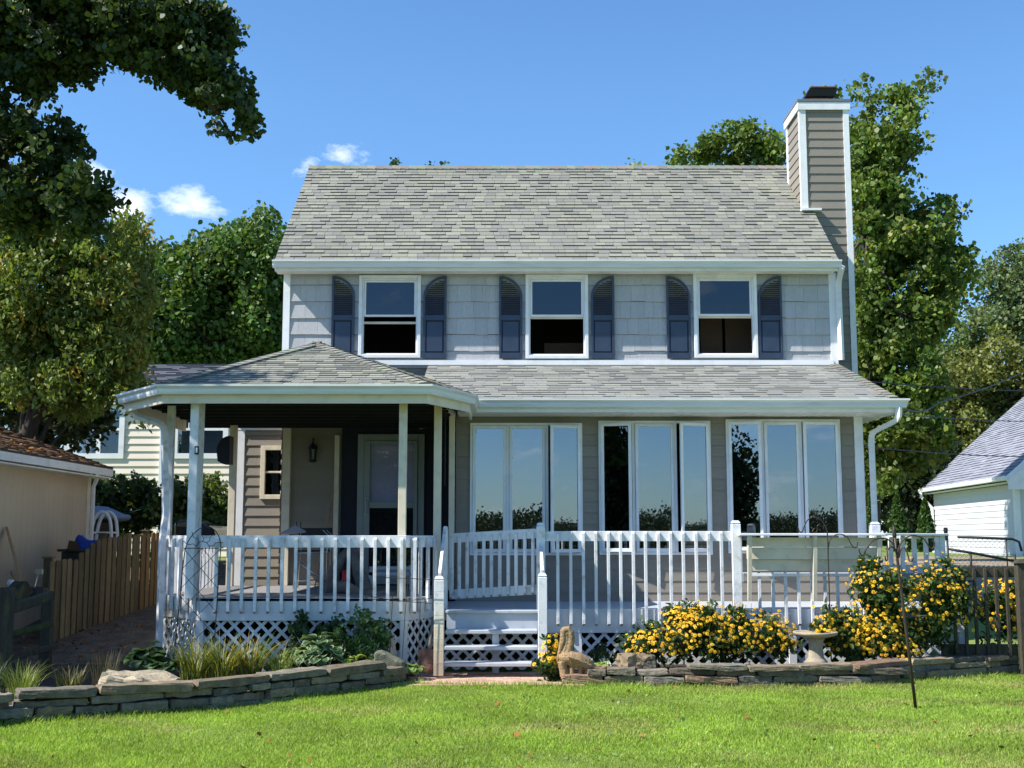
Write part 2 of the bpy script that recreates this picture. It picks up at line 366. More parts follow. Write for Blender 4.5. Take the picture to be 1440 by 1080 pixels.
def crown(name, blobs, nclump, per, csize, lsize, base, parent, shell=.55, alt=None, alt_p=.0, keep=None, flat=1., gap=-.08, gf=1.2, **kw):
    """blobs: (center, (rx,ry,rz)); clumps of leaves spread through the volume"""
    vol = np.array([b[1][0]*b[1][2] for b in blobs]); prob = vol/vol.sum()
    bi = rng.choice(len(blobs), nclump, p=prob)
    d = rng.normal(size=(nclump, 3)); d /= np.linalg.norm(d, axis=1)[:, None]
    rad = (shell+(1-shell)*rng.random(nclump))[:, None]
    rad = np.where(rng.random((nclump, 1)) < .25, rng.random((nclump, 1))**.5, rad)
    cen = np.array([list(blobs[i][0]) for i in bi]); R = np.array([blobs[i][1] for i in bi]); cc = cen+d*rad*R
    off = random.random()*90; sc = gf/max(np.median(R[:, 0]), .05)
    kp = np.array([noise.noise(V(c)*sc+V((off, 0, 0))) > gap for c in cc]); cc = cc[kp]; nclump = len(cc)
    g = rng.normal(size=(nclump, per, 3)); g /= np.linalg.norm(g, axis=2)[:, :, None]; g *= 1.75*rng.uniform(.15, 1, (nclump, per, 1))**.45; g *= np.array([1, 1, flat]); pts = (cc[:, None, :]+g*csize*rng.uniform(.6, 1.3, (nclump, 1, 1))).reshape(-1, 3)
    tone = rng.uniform(.62, 1.35, nclump); cols = leaf_cols(nclump*per, base)*np.repeat(tone, per)[:, None]
    if alt is not None:
        sel = np.repeat(rng.random(nclump) < alt_p, per) & (rng.random(nclump*per) < .5); cols[sel] = leaf_cols(sel.sum(), alt)
    leaf_cards(name, pts, lsize, cols, M['leaf'], parent, **kw)
    return cc
def limb(mb, p, q, r0, r1, wob=.12, n=7, k=6):
    p = V(p); q = V(q); Ln = (q-p).length; pts = []; o = V((random.random()*50,)*3)
    for i in range(k+1):
        t = i/k; x = p.lerp(q, t); off = noise.noise_vector(o+V((t*2.2, 0, 0)))*wob*Ln*math.sin(math.pi*t); pts.append(x+off)
    mb.tube(pts, [r0+(r1-r0)*i/k for i in range(k+1)], n); return pts
def tree(name, label, base, blobs, trunk_r, leafbase, nclump, per, csize, lsize, group=None, limbs=None, nb=14, top=None, **kw):
    root = thing(name, label, 'tree', base, group)
    cc = crown('crown', blobs, nclump, per, csize, lsize, leafbase, root, **kw)
    mb = MB(); base = V(base)
    top = V(top) if top else V(sum((V(b[0]) for b in blobs), V((0, 0, 0)))/len(blobs))
    tp = limb(mb, base-V((0, 0, .3)), top, trunk_r, trunk_r*.3, .06, 9, 8)
    for i in range(nb):
        s = tp[random.randint(3, 8)]; e = V(cc[random.randrange(len(cc))]); limb(mb, s, e, trunk_r*.28, trunk_r*.04, .14, 5, 5)
    mb.build('trunk', M['bark'], root, smooth=True); return root, cc
def blobpx(lst, Y, dy=None):
    """(px,py,rxpx,rypx[,dY]) -> world ellipsoids at distance Y"""
    out = []
    for b in lst:
        yy = Y+(b[4] if len(b) > 4 else 0); c = P(b[0], b[1], yy); k = yy/FPX
        out.append((c, (b[2]*k, (dy or max(b[2], b[3])*k*.9), b[3]*k)))
    return out
def rock(mb, c, dims, rotz=0, seed=0, rough=.12, cuts=3, t=(1, 1, 1), tilt=0):
    bm = bmesh.new(); bmesh.ops.create_cube(bm, size=1); bmesh.ops.subdivide_edges(bm, edges=bm.edges, cuts=cuts, use_grid_fill=True); bm.verts.index_update()
    R = Matrix.Rotation(rotz, 4, 'Z') @ Matrix.Rotation(tilt, 4, 'Y'); c = V(c); D = V(dims); mn = min(dims); vs = []
    for v in bm.verts:
        p = v.co.copy(); rr = p.length/.866; q = V((p.x*D.x, p.y*D.y, p.z*D.z))
        q *= (1-.10*max(0, rr-.75)*2)
        nv = noise.noise_vector(q*(1.3/mn)+V((seed*7.3, seed*3.1, 0)))
        nv2 = noise.noise_vector(q*(4/mn)+V((seed*1.3, 0, seed)))
        nv3 = noise.noise_vector(q*(11/mn)+V((0, seed, seed*2.)))
        q += V((nv.x, nv.y, nv.z))*mn*rough+nv2*mn*rough*.6+nv3*mn*rough*.3; vs.append(c+(R @ q))
    mb.mesh(vs, [tuple(v.index for v in f.verts) for f in bm.faces], t); bm.free()
# ------------------------------------------------ setting: terrain
def sstep(a, b, x): t = min(1, max(0, (x-a)/(b-a))); return t*t*(3-2*t)
def gz(x, y):
    """height of the ground"""
    z = 0.
    if y > 15.6: z = .125*(min(y, 24)-15.6)
    if x < 0 and y > 15.2: z = max(z, .13*(min(y, 24)-15.2)*sstep(-2, -5, x))
    z += .012*noise.noise(V((x*.6, y*.6, 0)))*4*(1 if y < 15 else 0)*.5
    if y < -60: z -= .02*(-60-y)
    return z
def sheet(name, x0, x1, y0, y1, nx, ny, m, dz=0., kind='structure', inside=None):
    xs = np.linspace(x0, x1, nx+1); ys = np.linspace(y0, y1, ny+1); mb = MB()
    mb.v = [(x, y, gz(x, y)+dz) for x in xs for y in ys]
    for i in range(nx):
        for j in range(ny):
            if inside and not inside((xs[i]+xs[i+1])/2, (ys[j]+ys[j+1])/2): continue
            mb.f.append((i*(ny+1)+j, (i+1)*(ny+1)+j, (i+1)*(ny+1)+j+1, i*(ny+1)+j+1)); mb.t.append((1, 1, 1))
    o = mb.build(name, m, origin=(0, 0, 0), fix=False, smooth=True); o['kind'] = kind; return o
def make_ground():
    xs = list(np.linspace(-500, -30, 10))+list(np.linspace(-24, 24, 60))+list(np.linspace(30, 500, 10))
    ys = list(np.linspace(-400, -10, 12))+list(np.linspace(-4, 40, 80))+list(np.linspace(50, 600, 10)); mb = MB(); ny = len(ys)
    mb.v = [(x, y, gz(x, y)) for x in xs for y in ys]
    for i in range(len(xs)-1):
        for j in range(ny-1): mb.f.append((i*ny+j, (i+1)*ny+j, (i+1)*ny+j+1, i*ny+j+1)); mb.t.append((1, 1, 1))
    o = mb.build('ground', M['ground'], origin=(0, 0, 0), fix=False, smooth=True); o['kind'] = 'structure'
make_ground()
# stone wall base lines on the lawn
WL = [G(x, y) for x, y in [(-60, 1030), (0, 1020), (150, 1010), (300, 999), (440, 982), (560, 966), (584, 963)]]
WR = [G(x, y) for x, y in [(797, 965), (900, 966), (1000, 967), (1100, 967), (1240, 964), (1340, 955), (1440, 949), (1540, 944)]]
def yl(pts, x):
    for a, b in zip(pts[:-1], pts[1:]):
        if a.x <= x <= b.x: return a.y+(b.y-a.y)*(x-a.x)/(b.x-a.x)
    return pts[0].y if x < pts[0].x else pts[-1].y
def lawn_edge(x):
    if x <= WL[-1].x: return yl(WL, x)
    if x >= WR[0].x: return yl(WR, x)
    t = (x-WL[-1].x)/(WR[0].x-WL[-1].x); return WL[-1].y*(1-t)+WR[0].y*t-.10*math.sin(math.pi*t)**.5-.01
# planting beds, brick path
bedL = sheet('planting_bed_soil', -9, -1.0, 10.5, 15.3, 60, 40, M['soil'], .07, inside=lambda x, y: y > lawn_edge(x)+.12 and (y < 14.75 or x < -4.3) and x < -1.15)
bedR = sheet('flower_bed_soil', .62, 9, 13.4, 15.3, 60, 20, M['soil'], .09, inside=lambda x, y: y > lawn_edge(x)+.12)
sheet('side_yard_soil', -12, -4.45, 15.0, 24, 40, 40, M['yard'], .02)
sheet('driveway', 6.4, 14, 19, 37, 30, 40, M['gravel'], .015)
def brick_path():
    mb = MB(); y = lawn_edge(-.3)-.05; r = 0
    while y < 15.0:
        x = -1.2-(r % 2)*.1
        while x < .62:
            k = random.uniform(.8, 1.15); mb.box(x, x+.195, y, y+.097, .0, .022+random.uniform(0, .004), (k, k*random.uniform(.9, 1.05), k)); x += .2
        y += .102; r += 1
    o = mb.build('brick_path', M['brick'], origin=(-.3, 14.2, 0)); o['kind'] = 'structure'
brick_path()
# ------------------------------------------------ the house
YU, YS, YE, YR = 18.6, 17.1, 18.30, 21.25
X0 = PX(401, 440, YU); X1 = PX(1167, 440, YU)
XEL = PX(386, 367, YE); XER = PX(1180, 367, YE); ZE = PZ(367, YE); ZR = PZ(235, YR)
ZL1 = PZ(513, YU); ZL0 = PZ(561, 16.5); YL0 = 16.5; XLR = PX(1262, 558, YL0)
XG = PX(641, 650, YS); XSR = PX(1212, 650, YS); DR = .76; DL = .92
house = thing('house', 'two storey grey shingled house with navy shutters, porch and chimney behind the white deck', 'house', ((X0+X1)/2, 20, 0))
def wall_part(name, m, *a, **k):
    mb = MB(); lap(mb, *a, **k); return mb.build(name, m, house, fix=False)
UPW = [(505, 592, 388, 504), (739, 827, 387, 505), (975, 1064, 386, 504)]
uph = [(PX(a, 446, YU), PX(b, 446, YU), PZ(d, YU), PZ(c, YU)) for a, b, c, d in UPW]
LOW = [(661, 819, 595, 781), (842, 1000, 592, 780), (1022, 1183, 590, 778)]
lowh = [(PX(a, 687, YS), PX(b, 687, YS), PZ(d, YS), PZ(c, YS)) for a, b, c, d in LOW]
def inset(h, k): return (h[0]+k, h[1]-k, h[2]+k, h[3]-k)
wall_part('upper_wall', M['shake'], (0, YU, 0), (1, 0, 0), (0, -1, 0), (X0, X1), ZL1-.05, PZ(386, YU), .262, [inset(h, .03) for h in uph], lip=.022, piece=(.13, .33), jit=.007, tv=.04)
wall_part('sunroom_wall', M['siding'], (0, YS, 0), (1, 0, 0), (0, -1, 0), (XG, XSR), .25, PZ(577, YS), .158, [inset(h, .03) for h in lowh], lip=.014, piece=(.9, 2.4), tv=.03)
wall_part('sunroom_side_wall', M['siding'], (XSR, YS, 0), (0, 1, 0), (1, 0, 0), (0, 7), .25, PZ(577, YS), .158, lip=.014)
wall_part('porch_back_wall', M['siding'], (0, YU, 0), (1, 0, 0), (0, -1, 0), (X0, XG), .3, ZL1, .158, lip=.014)
wall_part('sunroom_return_wall', M['siding'], (XG, YU, 0), (0, -1, 0), (-1, 0, 0), (0, YU-YS), .3, PZ(577, YS), .158, lip=.014)
slope = (ZR-ZE)/(YR-YE)
def gable(x, nx):
    zt = lambda z: ((YU if z < ZE+(YU-YE)*slope else YE+(z-ZE)/slope), (24 if z < ZE+(YU-YE)*slope else 2*YR-(YE+(z-ZE)/slope)))
    s = 1
    wall_part('gable_wall', M['siding'], (x, 0, 0), (0, 1, 0), (nx, 0, 0), lambda z: zt(z+.13), .3, ZR-.2, .158, lip=.014)
gable(X0, -1); gable(X1, 1)
mb = MB(); mb.box(X0, X1, 23.9, 24, .3, ZE); mb.build('back_wall', M['siding'], house)
# rooms behind the glass
def room(name, x0, x1, y0, y1, z0, z1, m=None):
    mb = MB(); t = .03
    mb.box(x0, x1, y1, y1+t, z0, z1); mb.box(x0-t, x0, y0, y1, z0, z1); mb.box(x1, x1+t, y0, y1, z0, z1)
    mb.box(x0, x1, y0, y1, z0-t, z0); mb.box(x0, x1, y0, y1, z1, z1+t); return mb.build(name, m or M['room'], house)
room('sunroom_interior', XG+.05, XSR-.05, YS+.06, 21, .72, PZ(582, YS))
room('upper_room_interior', X0+.05, X1-.05, YU+.06, 22.5, ZL1-.02, PZ(386, YU)+.1)
# roofs
XCH0 = PX(1126, 220, 19.6); XCH1 = PX(1190, 150, 19.6)
mb = MB()
shingles(mb, [(XEL, YE, ZE), (XER, YE, ZE), (XER, YR, ZR), (XEL, YR, ZR)], PAL_GREY, exp=.132)
YB = 2*YR-YE
mb.prism([(XEL, YR, ZR), (XER, YR, ZR), (XER, YB, ZE), (XEL, YB, ZE)], (0, 0, -.03), (.25, .25, .23))
roof = mb.build('main_roof', M['roof'], house, fix=False)
mb = MB(); ridge_cap(mb, (XEL, YR, ZR+.012), (XER, YR, ZR+.012), (0, -1, -slope), (0, 1, -slope), PAL_GREY)
mb.build('ridge_cap', M['roof'], roof, fix=False)
mb = MB()
for x, s in ((XEL, 1), (XER-.03, 1)):
    mb = MB(); mb.bar((x+.015, YE+.02, ZE-.10), (x+.015, YR, ZR-.10), .03, .14); mb.bar((x+.015, YB-.02, ZE-.10), (x+.015, YR, ZR-.10), .03, .14)
    mb.build('rake_board', M['white'], roof)
mb = MB()
zl = lambda x, y: ZL0+(ZL1-ZL0)*(y-YL0)/(YU-YL0)
XT = PX(1176, 513, YU)
shingles(mb, [(-1.3, YL0, ZL0), (XLR, YL0, ZL0), (XT, YU+.01, ZL1), (-1.3, YU+.01, ZL1)], [tuple(c*1.15*.6+.19 *.4*1.6 for c in t) for t in PAL_GREY], exp=.115, wmin=.12, wmax=.32, th=.005, lamh=.007, edge=.7)
shingles(mb, [(XLR, YL0, ZL0), (XLR, 23, ZL0), (XT, 23, ZL1), (XT, YU+.01, ZL1)], PAL_GREY, exp=.12)
lroof = mb.build('lower_roof', M['roof'], house, fix=False)
mb = MB(); ridge_cap(mb, (XLR, YL0, ZL0+.01), (XT, YU, ZL1+.01), (-1, -.1, -.05), (.5, .2, -.6), PAL_GREY, wdt=.12)
mb.build('hip_cap', M['roof'], lroof, fix=False)
mb = MB(); zf = PZ(509, YU)
mb.box(X0+.9, X1+.02, YU-.06, YU-.005, ZL1-.01, zf+.02); mb.build('flashing', M['white'], house)
# porch roof
YF, YC, YP = 14.42, 15.45, 16.9
AP = P(447, 484, YP); L2 = P(229, 541, YF); R2 = P(601, 538, YF); L1p = P(176, 549, YC); R1p = P(660, 549, YC)
ZG = L2.z; zc = ZG
for q in (R2, L1p, R1p): q.z = zc
L0 = V((L1p.x, YU-.3, zc)); R0 = V((R1p.x, 17.6, zc)); RB = V((AP.x, YU, AP.z)); RBL = V((AP.x-.01, YU, AP.z))
mb = MB()
PALP = [tuple(c*1.1 for c in t) for t in PAL_GREY]
shingles(mb, [L2, R2, AP], PALP, exp=.125, lamh=.008, edge=.65); shingles(mb, [L1p, L2, AP], PALP, exp=.125, lamh=.008, edge=.65); shingles(mb, [R2, R1p, AP], PALP, exp=.125, lamh=.008, edge=.65)
shingles(mb, [L0, L1p, AP, RBL], PALP, exp=.125, lamh=.008, edge=.65); shingles(mb, [R1p, R0, RB, AP], PALP, exp=.125, lamh=.008, edge=.65)
proof = mb.build('porch_roof', M['roof'], house, fix=False)
mb = MB()
up = V((0, 0, .012))
for q, a, b in ((L2, L1p, R2), (R2, L2, R1p), (L1p, L0, L2), (R1p, R2, R0)):
    d = (AP-q).normalized(); n1 = (a-q); n1 = (n1-d*n1.dot(d)).normalized(); n2 = (b-q); n2 = (n2-d*n2.dot(d)).normalized()
    ridge_cap(mb, q+up, AP+up, n1, n2, PALP, wdt=.12, seg=.14)
ridge_cap(mb, AP+up, RB+up, (1, 0, -.3), (-1, 0, -.3), PALP, wdt=.12)
mb.build('hip_cap', M['roof'], proof, fix=False)
# gutters and fascia: one sweep each
def gut(h=.10, d=.11): return [(0, -h), (d*.62, -h), (d*.72, -h*.75), (d*.72, -h*.45), (d, -h*.2), (d, 0), (d-.012, 0), (d-.02, -h*.3), (.012, -h*.8), (.012, 0), (0, 0)]
gp = [L0, L1p, L2, R2, R1p, V((R1p.x, YL0, zc))]
mb = MB(); mb.sweep([p+V((0, 0, -.005)) for p in gp], gut(.115)); mb.build('gutter', M['gutter'], house, fix=True)
mb = MB(); mb.sweep([p+V((0, 0, -.115)) for p in gp], [(-.03, -.11), (.0, -.11), (.0, .08), (-.03, .08)]); mb.build('fascia', M['cream'], house)
ip = [V((L1p.x+.30, YU, zc)), V((L1p.x+.30, YC+.15, zc)), V((L2.x+.2, YF+.3, zc)), V((R2.x-.16, YF+.3, zc)), V((R1p.x-.30, YC+.15, zc)), V((R1p.x-.30, YU, zc))]
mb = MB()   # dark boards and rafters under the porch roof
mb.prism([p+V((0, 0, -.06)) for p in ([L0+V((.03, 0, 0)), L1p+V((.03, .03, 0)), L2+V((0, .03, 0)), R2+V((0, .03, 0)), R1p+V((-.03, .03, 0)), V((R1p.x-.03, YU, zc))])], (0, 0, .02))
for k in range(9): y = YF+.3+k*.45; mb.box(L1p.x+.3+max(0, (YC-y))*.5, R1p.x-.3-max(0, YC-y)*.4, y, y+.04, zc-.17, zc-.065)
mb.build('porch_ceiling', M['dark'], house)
gl = [V((-.58, YL0, ZL0)), V((XLR+.03, YL0, ZL0)), V((XLR+.03, 23, ZL0))]
mb = MB(); mb.sweep([p+V((0, 0, -.004)) for p in gl], gut(.12)); mb.build('gutter', M['gutter'], house)
mb = MB(); zs = PZ(579, YS-.1); mb.sweep([p+V((0, 0, -.12)) for p in gl], [(-.03, -.06), (0, -.06), (0, .09), (-.03, .09)])
mb.build('fascia', M['white'], house)
mb = MB(); mb.box(-.75, XLR, YL0+.03, YS-.002, ZL0-.185, ZL0-.165)
mb.box(XSR+.02, XLR, YS+.0, 23, ZL0-.185, ZL0-.165)
for k in range(44): x = -.7+k*.14; mb.box(x, x+.008, YL0+.05, YS-.03, ZL0-.192, ZL0-.1855)
mb.build('soffit', M['white'], house)
mb = MB(); gm = [V((XEL-.02, YE, ZE)), V((XER+.02, YE, ZE))]; mb.sweep([p+V((0, 0, -.0)) for p in gm], gut(.11, .10)); mb.build('gutter', M['gutter'], house)
mb = MB(); mb.box(X0-.12, X1+.04, YE+.0, YU-.03, ZE-.15, ZE-.13); mb.box(XEL+.04, X1+.05, YU-.05, YU-.0235, PZ(386, YU), ZE-.10); mb.box(XEL+.02, XER-.02, YE+.001, YE+.03, ZE-.155, ZE-.02)
mb.build('eave_trim', M['white'], house)
mb = MB(); mb.box(X0-.03, X0+.075, YU-.032, YU+.08, ZL1-.4, ZE-.13); mb.build('corner_board', M['white'], house)
mb = MB(); mb.box(X1-.01, X1+.10, YU-.032, YU+.08, ZL1-.02, ZE-.13); mb.build('corner_board', M['white'], house)
mb = MB(); mb.box(XSR-.10, XSR+.022, YS-.03, YS+.08, .3, ZL0-.186); mb.build('corner_board', M['white'], house)
def downspout(pts, m='gutter', w_=.075):
    mb = MB(); pp = []
    pts = [V(p) for p in pts]
    for i, p in enumerate(pts):
        if 0 < i < len(pts)-1:
            a = p+(pts[i-1]-p).normalized()*.1; b = p+(pts[i+1]-p).normalized()*.1
            for t in (0, .33, .67, 1): pp.append((a.lerp(p, t)).lerp(p.lerp(b, t), t))
        else: pp.append(p)
    mb.tube(pp, w_*.62, 4); mb.build('downspout', M[m], house)
    m2 = MB()
    return
xg = XSR+.11
downspout([(XLR+.0, YL0+.02-.06, ZL0-.12), (XLR+.0, YL0-.04, ZL0-.28), (xg, YS-.12, PZ(610, YS)), (xg+.01, YS-.12, .4)])
downspout([(X1+.12, YE-.05, ZE-.1), (X1+.12, YU-.1, ZE-.3), (X1+.13, YU-.1, ZL1+.06)])
# porch posts and beams
PA = V((PX(239, 650, 15.6), 15.6, 0)); PB = V((PX(276, 650, 14.72), 14.72, 0)); PC_ = V((PX(328, 650, 18.3), 18.3, 0))
PE = V((PX(566.5, 650, 14.72), 14.72, 0)); PF = V((PX(615.5, 650, 15.5), 15.5, 0)); PG = V((PX(635.5, 650, 17.0), 17.0, 0))
PD = V((X0+.02, YU-.06, 0))
ztop = zc-.115-.0; zb = PZ(560, 14.72)
def post(p, w_=.10, z0=DL, z1=None, m='cream', d=None):
    mb = MB(); mb.box(p.x-w_/2, p.x+w_/2, p.y-(d or w_)/2, p.y+(d or w_)/2, z0, z1 or zb+.02); mb.build('porch_post', M[m], house, bevel=.004)
post(PA, .09, m='rail'); post(PB, .10, m='rail', d=.30); post(PC_, .10); post(PE, .095); post(PF, .095); post(PG, .08)
post(V((PX(403, 680, YU-.05), YU-.05, 0)), .12, z1=ZL1); post(V((PX(473.5, 680, YU-.05), YU-.05, 0)), .075, z1=3.2)
mb = MB(); bp = [PC_, PA, PB, PE, PF, PG]
mb.sweep([V((p.x, p.y, zb)) for p in bp], [(-.05, 0), (.05, 0), (.05, .17), (-.05, .17)])
mb.bar((PC_.x, PC_.y, zb+.085), (X0, PC_.y+.02, zb+.085), .09, .17)
mb.build('porch_beam', M['cream'], house)
downspout([(L1p.x+.10, YC-.03, zc-.12), (L1p.x+.11, YC-.0, zc-.26), (PX(230, 610, 15.4), 15.42, PZ(597, 15.4)), (PX(231.5, 740, 15.4), 15.42, PZ(725, 15.4)), (PX(226, 765, 15.1), 15.15, PZ(765, 15.2)), (PX(222.5, 900, 15.1), 15.15, .06)], m='rail')
# dark navy panel around the door, then the door itself
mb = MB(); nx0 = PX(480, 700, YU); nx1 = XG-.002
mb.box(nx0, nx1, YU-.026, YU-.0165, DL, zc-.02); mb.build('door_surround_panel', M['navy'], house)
dx0, dx1 = PX(503, 700, YU), PX(597, 700, YU); dz1 = PZ(611, YU); yy = YU-.03
mb = MB(); fw = .10
for a in ((dx0, dx0+fw), (dx1-fw, dx1)): mb.box(a[0], a[1], yy-.05, yy, DL, dz1)
mb.box(dx0+fw, dx1-fw, yy-.05, yy, dz1-fw, dz1)
door = mb.build('door', M['door'], house, bevel=.005)
mb = MB(); sx0, sx1 = dx0+fw+.004, dx1-fw-.004; sz1 = dz1-fw-.004
gx0, gx1 = sx0+.09, sx1-.06; zm = PZ(709, YU)
mb.box(sx0, gx0, yy-.075, yy-.03, DL+.02, sz1); mb.box(gx1, sx1, yy-.075, yy-.03, DL+.02, sz1); mb.box(gx0, gx1, yy-.075, yy-.03, sz1-.05, sz1)
mb.box(gx0, gx1, yy-.073, yy-.03, zm-.06, zm+.03); mb.box(gx0, gx1, yy-.075, yy-.03, DL+.02, DL+.25); mb.build('storm_door_frame', M['door'], door, bevel=.004)
mb = MB(); mb.box(gx0, gx1, yy-.055, yy-.05, DL+.25, sz1-.05); mb.build('pane', M['panedoor'], door)
mb = MB(); mb.box(gx0, gx1, yy-.02, yy-.01, zm, sz1-.05); mb.build('lavender_reflection', M['curtain_refl'], door)  # lavender sheet standing in for the reflection in the door glass
mb = MB(); mb.box(gx0, gx1, yy-.02, yy-.01, DL+.2, zm); mb.build('door_panel', M['dark'], door)
mb = MB(); hx = sx0+.045; zh = PZ(712, YU); mb.tube([(hx, yy-.085, zh-.10), (hx, yy-.12, zh-.07), (hx, yy-.12, zh+.07), (hx, yy-.085, zh+.10)], .012, 6); mb.box(hx-.018, hx+.018, yy-.085, yy-.075, zh-.12, zh+.12); mb.build('handle', M['metal'], door)
# upper windows
def frame_ring(mb, h, w_, y0, y1):
    a, b, c, d = h
    mb.box(a, a+w_, y0, y1, c, d); mb.box(b-w_, b, y0, y1, c, d); mb.box(a+w_, b-w_, y0, y1, c, c+w_); mb.box(a+w_, b-w_, y0, y1, d-w_, d)
for h in uph:
    mb = MB(); frame_ring(mb, h, .052, YU-.07, YU+.05)
    g = inset(h, .052); frame_ring(mb, g, .022, YU-.045, YU+.05)
    wn = mb.build('window', M['white'], house, bevel=.004)
    g = inset(h, .076); zmid = g[2]+(g[3]-g[2])*.52
    mb = MB(); frame_ring(mb, (g[0], g[1], zmid-.02, g[3]), .03, YU-.015, YU+.015); mb.build('sash', M['white'], wn)
    mb = MB(); mb.box(g[0]+.03, g[1]-.03, YU-.002, YU+.002, zmid+.01, g[3]-.03); mb.build('pane', M['paneup'], wn)
    off = .10 if h is uph[0] else .02
    mb = MB(); mb.box(g[0], g[1], YU+.017, YU+.04, zmid-.03-off, zmid-off+.005); mb.build('raised_sash_rail', M['cream'], wn)
# a little furniture seen in the dark rooms
mb = MB(); mb.box(PX(765, 480, 19.4), PX(822, 480, 19.4), 19.4, 19.9, ZL1, PZ(482, 19.4)); mb.build('dresser', M['card'], house, bevel=.01)
mb = MB(); mb.box(PX(985, 480, 19.3), PX(1016, 480, 19.3), 19.3, 19.34, ZL1, 5.4); mb.box(PX(1020, 480, 19.3), PX(1062, 480, 19.3), 19.3, 19.34, ZL1, 5.4); mb.build('closet_doors', M['card'], house)
# shutters
def shutter(a, b, ztop_, zbot, peak):
    """peak: -1 arch highest at the left edge, +1 at the right edge"""
    W_ = b-a; y = YU-.03; mb = MB(); f = .034; R_ = W_*.92
    arc = lambda t, r: (a+(1+peak)/2*W_-peak*r*math.sin(t)*1.0, ztop_-R_+r*math.cos(t)*(R_/W_) if r > .5*W_ else 0)
    z_sp = ztop_-R_
    def outer(t): return V(((a if peak < 0 else b)-peak*W_*math.sin(t), 0, z_sp+R_*math.cos(t)))
    def inner(t): return V(((a if peak < 0 else b)-peak*(W_-f)*math.sin(t), 0, z_sp+(R_-f)*math.cos(t)))
    n = 10
    for i in range(n):
        t0, t1 = math.pi/2*i/n, math.pi/2*(i+1)/n
        q = [outer(t0), outer(t1), inner(t1), inner(t0)]; mb.prism([V((p.x, y, p.z)) for p in q], (0, -.035, 0))
    ed = a if peak < 0 else b-f; od = b-f if peak < 0 else a
    mb.box(ed, ed+f, y-.034, y, zbot, ztop_-f*.6); mb.box(od, od+f, y-.034, y, zbot, z_sp)
    zm_ = zbot+(ztop_-zbot)*.50
    mb.box(a+f, b-f, y-.034, y, zbot, zbot+.09); mb.box(a+f, b-f, y-.034, y, zm_-.05, zm_+.03)
    mb.box(a+.01, b-.01, y-.008, y, zbot+.01, z_sp)
    sh = mb.build('shutter', M['shutter'], house, bevel=.003)
    mb = MB(); z = zm_+.04
    while z < ztop_-.07:
        xi0, xi1 = a+f, b-f
        if z > z_sp:
            t = math.acos(min(1, (z-z_sp+.03)/(R_-f))); hw = (W_-f)*math.sin(t)
            if peak < 0: xi1 = min(xi1, a+hw)
            else: xi0 = max(xi0, b-hw)
        if xi1-xi0 > .03: mb.bar((xi0, y-.020, z), (xi1, y-.020, z), .007, .030, up=(0, 1.3, 1))
        z += .033
    mb.build('louvre_panel', M['shutter'], sh)
    mb = MB(); p0 = (a+f+.012, zbot+.10); p1 = (b-f-.012, zm_-.062); k = .014
    vs = [(p0[0], y-.010, p0[1]), (p1[0], y-.010, p0[1]), (p1[0], y-.010, p1[1]), (p0[0], y-.010, p1[1]), (p0[0]+k, y-.03, p0[1]+k), (p1[0]-k, y-.03, p0[1]+k), (p1[0]-k, y-.03, p1[1]-k), (p0[0]+k, y-.03, p1[1]-k)]
    mb.mesh(vs, [(4, 5, 6, 7), (0, 1, 5, 4), (1, 2, 6, 5), (2, 3, 7, 6), (3, 0, 4, 7)]); mb.build('raised_panel', M['shutter'], sh)
for (a, b, pk) in [(467, 499, -1), (595.5, 628, 1), (702, 734.5, -1), (831, 863.5, 1), (937, 970.5, -1), (1065.5, 1099, 1)]:
    shutter(PX(a, 447, YU), PX(b, 447, YU), PZ(389, YU), PZ(505, YU), pk)
# sunroom casements
OPEN = [(0, 0, ('r', 16)), (('l', 13), 0, ('r', 17)), (('l', 14), 0, ('r', 3))]
DIV = [(661, 714, 769, 819), (842, 891, 950, 1000), (1022, 1073, 1127, 1183)]
for h, op, dv, px in zip(lowh, OPEN, DIV, LOW):
    mb = MB(); frame_ring(mb, h, .035, YS-.045, YS+.06); g = inset(h, .035)
    xs_ = [PX(d, 687, YS) for d in dv]
    for x in xs_[1:3]: mb.box(x-.022, x+.022, YS-.04, YS+.05, g[2], g[3])
    wn = mb.build('casement_window', M['white'], house, bevel=.003)
    for i in range(3):
        a = xs_[i]+(.037 if i == 0 else .024); b = xs_[i+1]-(.037 if i == 2 else .024); z0, z1 = g[2]+.004, g[3]-.004; y = YS-.02
        hinge, ang = (None, 0)
        if op[i]: hinge, ang = op[i]
        Wd = b-a
        def tf(u, d, z):
            """u along the sash 0..Wd, d outward"""
            if hinge == 'r': t = math.radians(ang); uu = Wd-u; return V((b-uu*math.cos(t)+d*math.sin(t)*1., y-.02-uu*math.sin(t)-d*math.cos(t), z))
            if hinge == 'l': t = math.radians(ang); return V((a+u*math.cos(t)-d*math.sin(t), y-.02-u*math.sin(t)-d*math.cos(t), z))
            return V((a+u, y-d, z))
        def sbox(mb, u0, u1, d0, d1, za, zb_):
            mb.mesh([tf(u, d, z) for u in (u0, u1) for d in (d0, d1) for z in (za, zb_)], [(0, 1, 3, 2), (4, 6, 7, 5), (0, 4, 5, 1), (2, 3, 7, 6), (0, 2, 6, 4), (1, 5, 7, 3)])
        s_ = .042; mb = MB()
        sbox(mb, 0, s_, 0, .035, z0, z1); sbox(mb, Wd-s_, Wd, 0, .035, z0, z1); sbox(mb, s_, Wd-s_, 0, .034, z0, z0+s_*1.2); sbox(mb, s_, Wd-s_, 0, .034, z1-s_, z1)
        mb.build('sash', M['white'], wn, bevel=.003)
        mb = MB(); sbox(mb, s_, Wd-s_, .014, .018, z0+s_*1.2, z1-s_); mb.build('pane', M['pane'], wn)
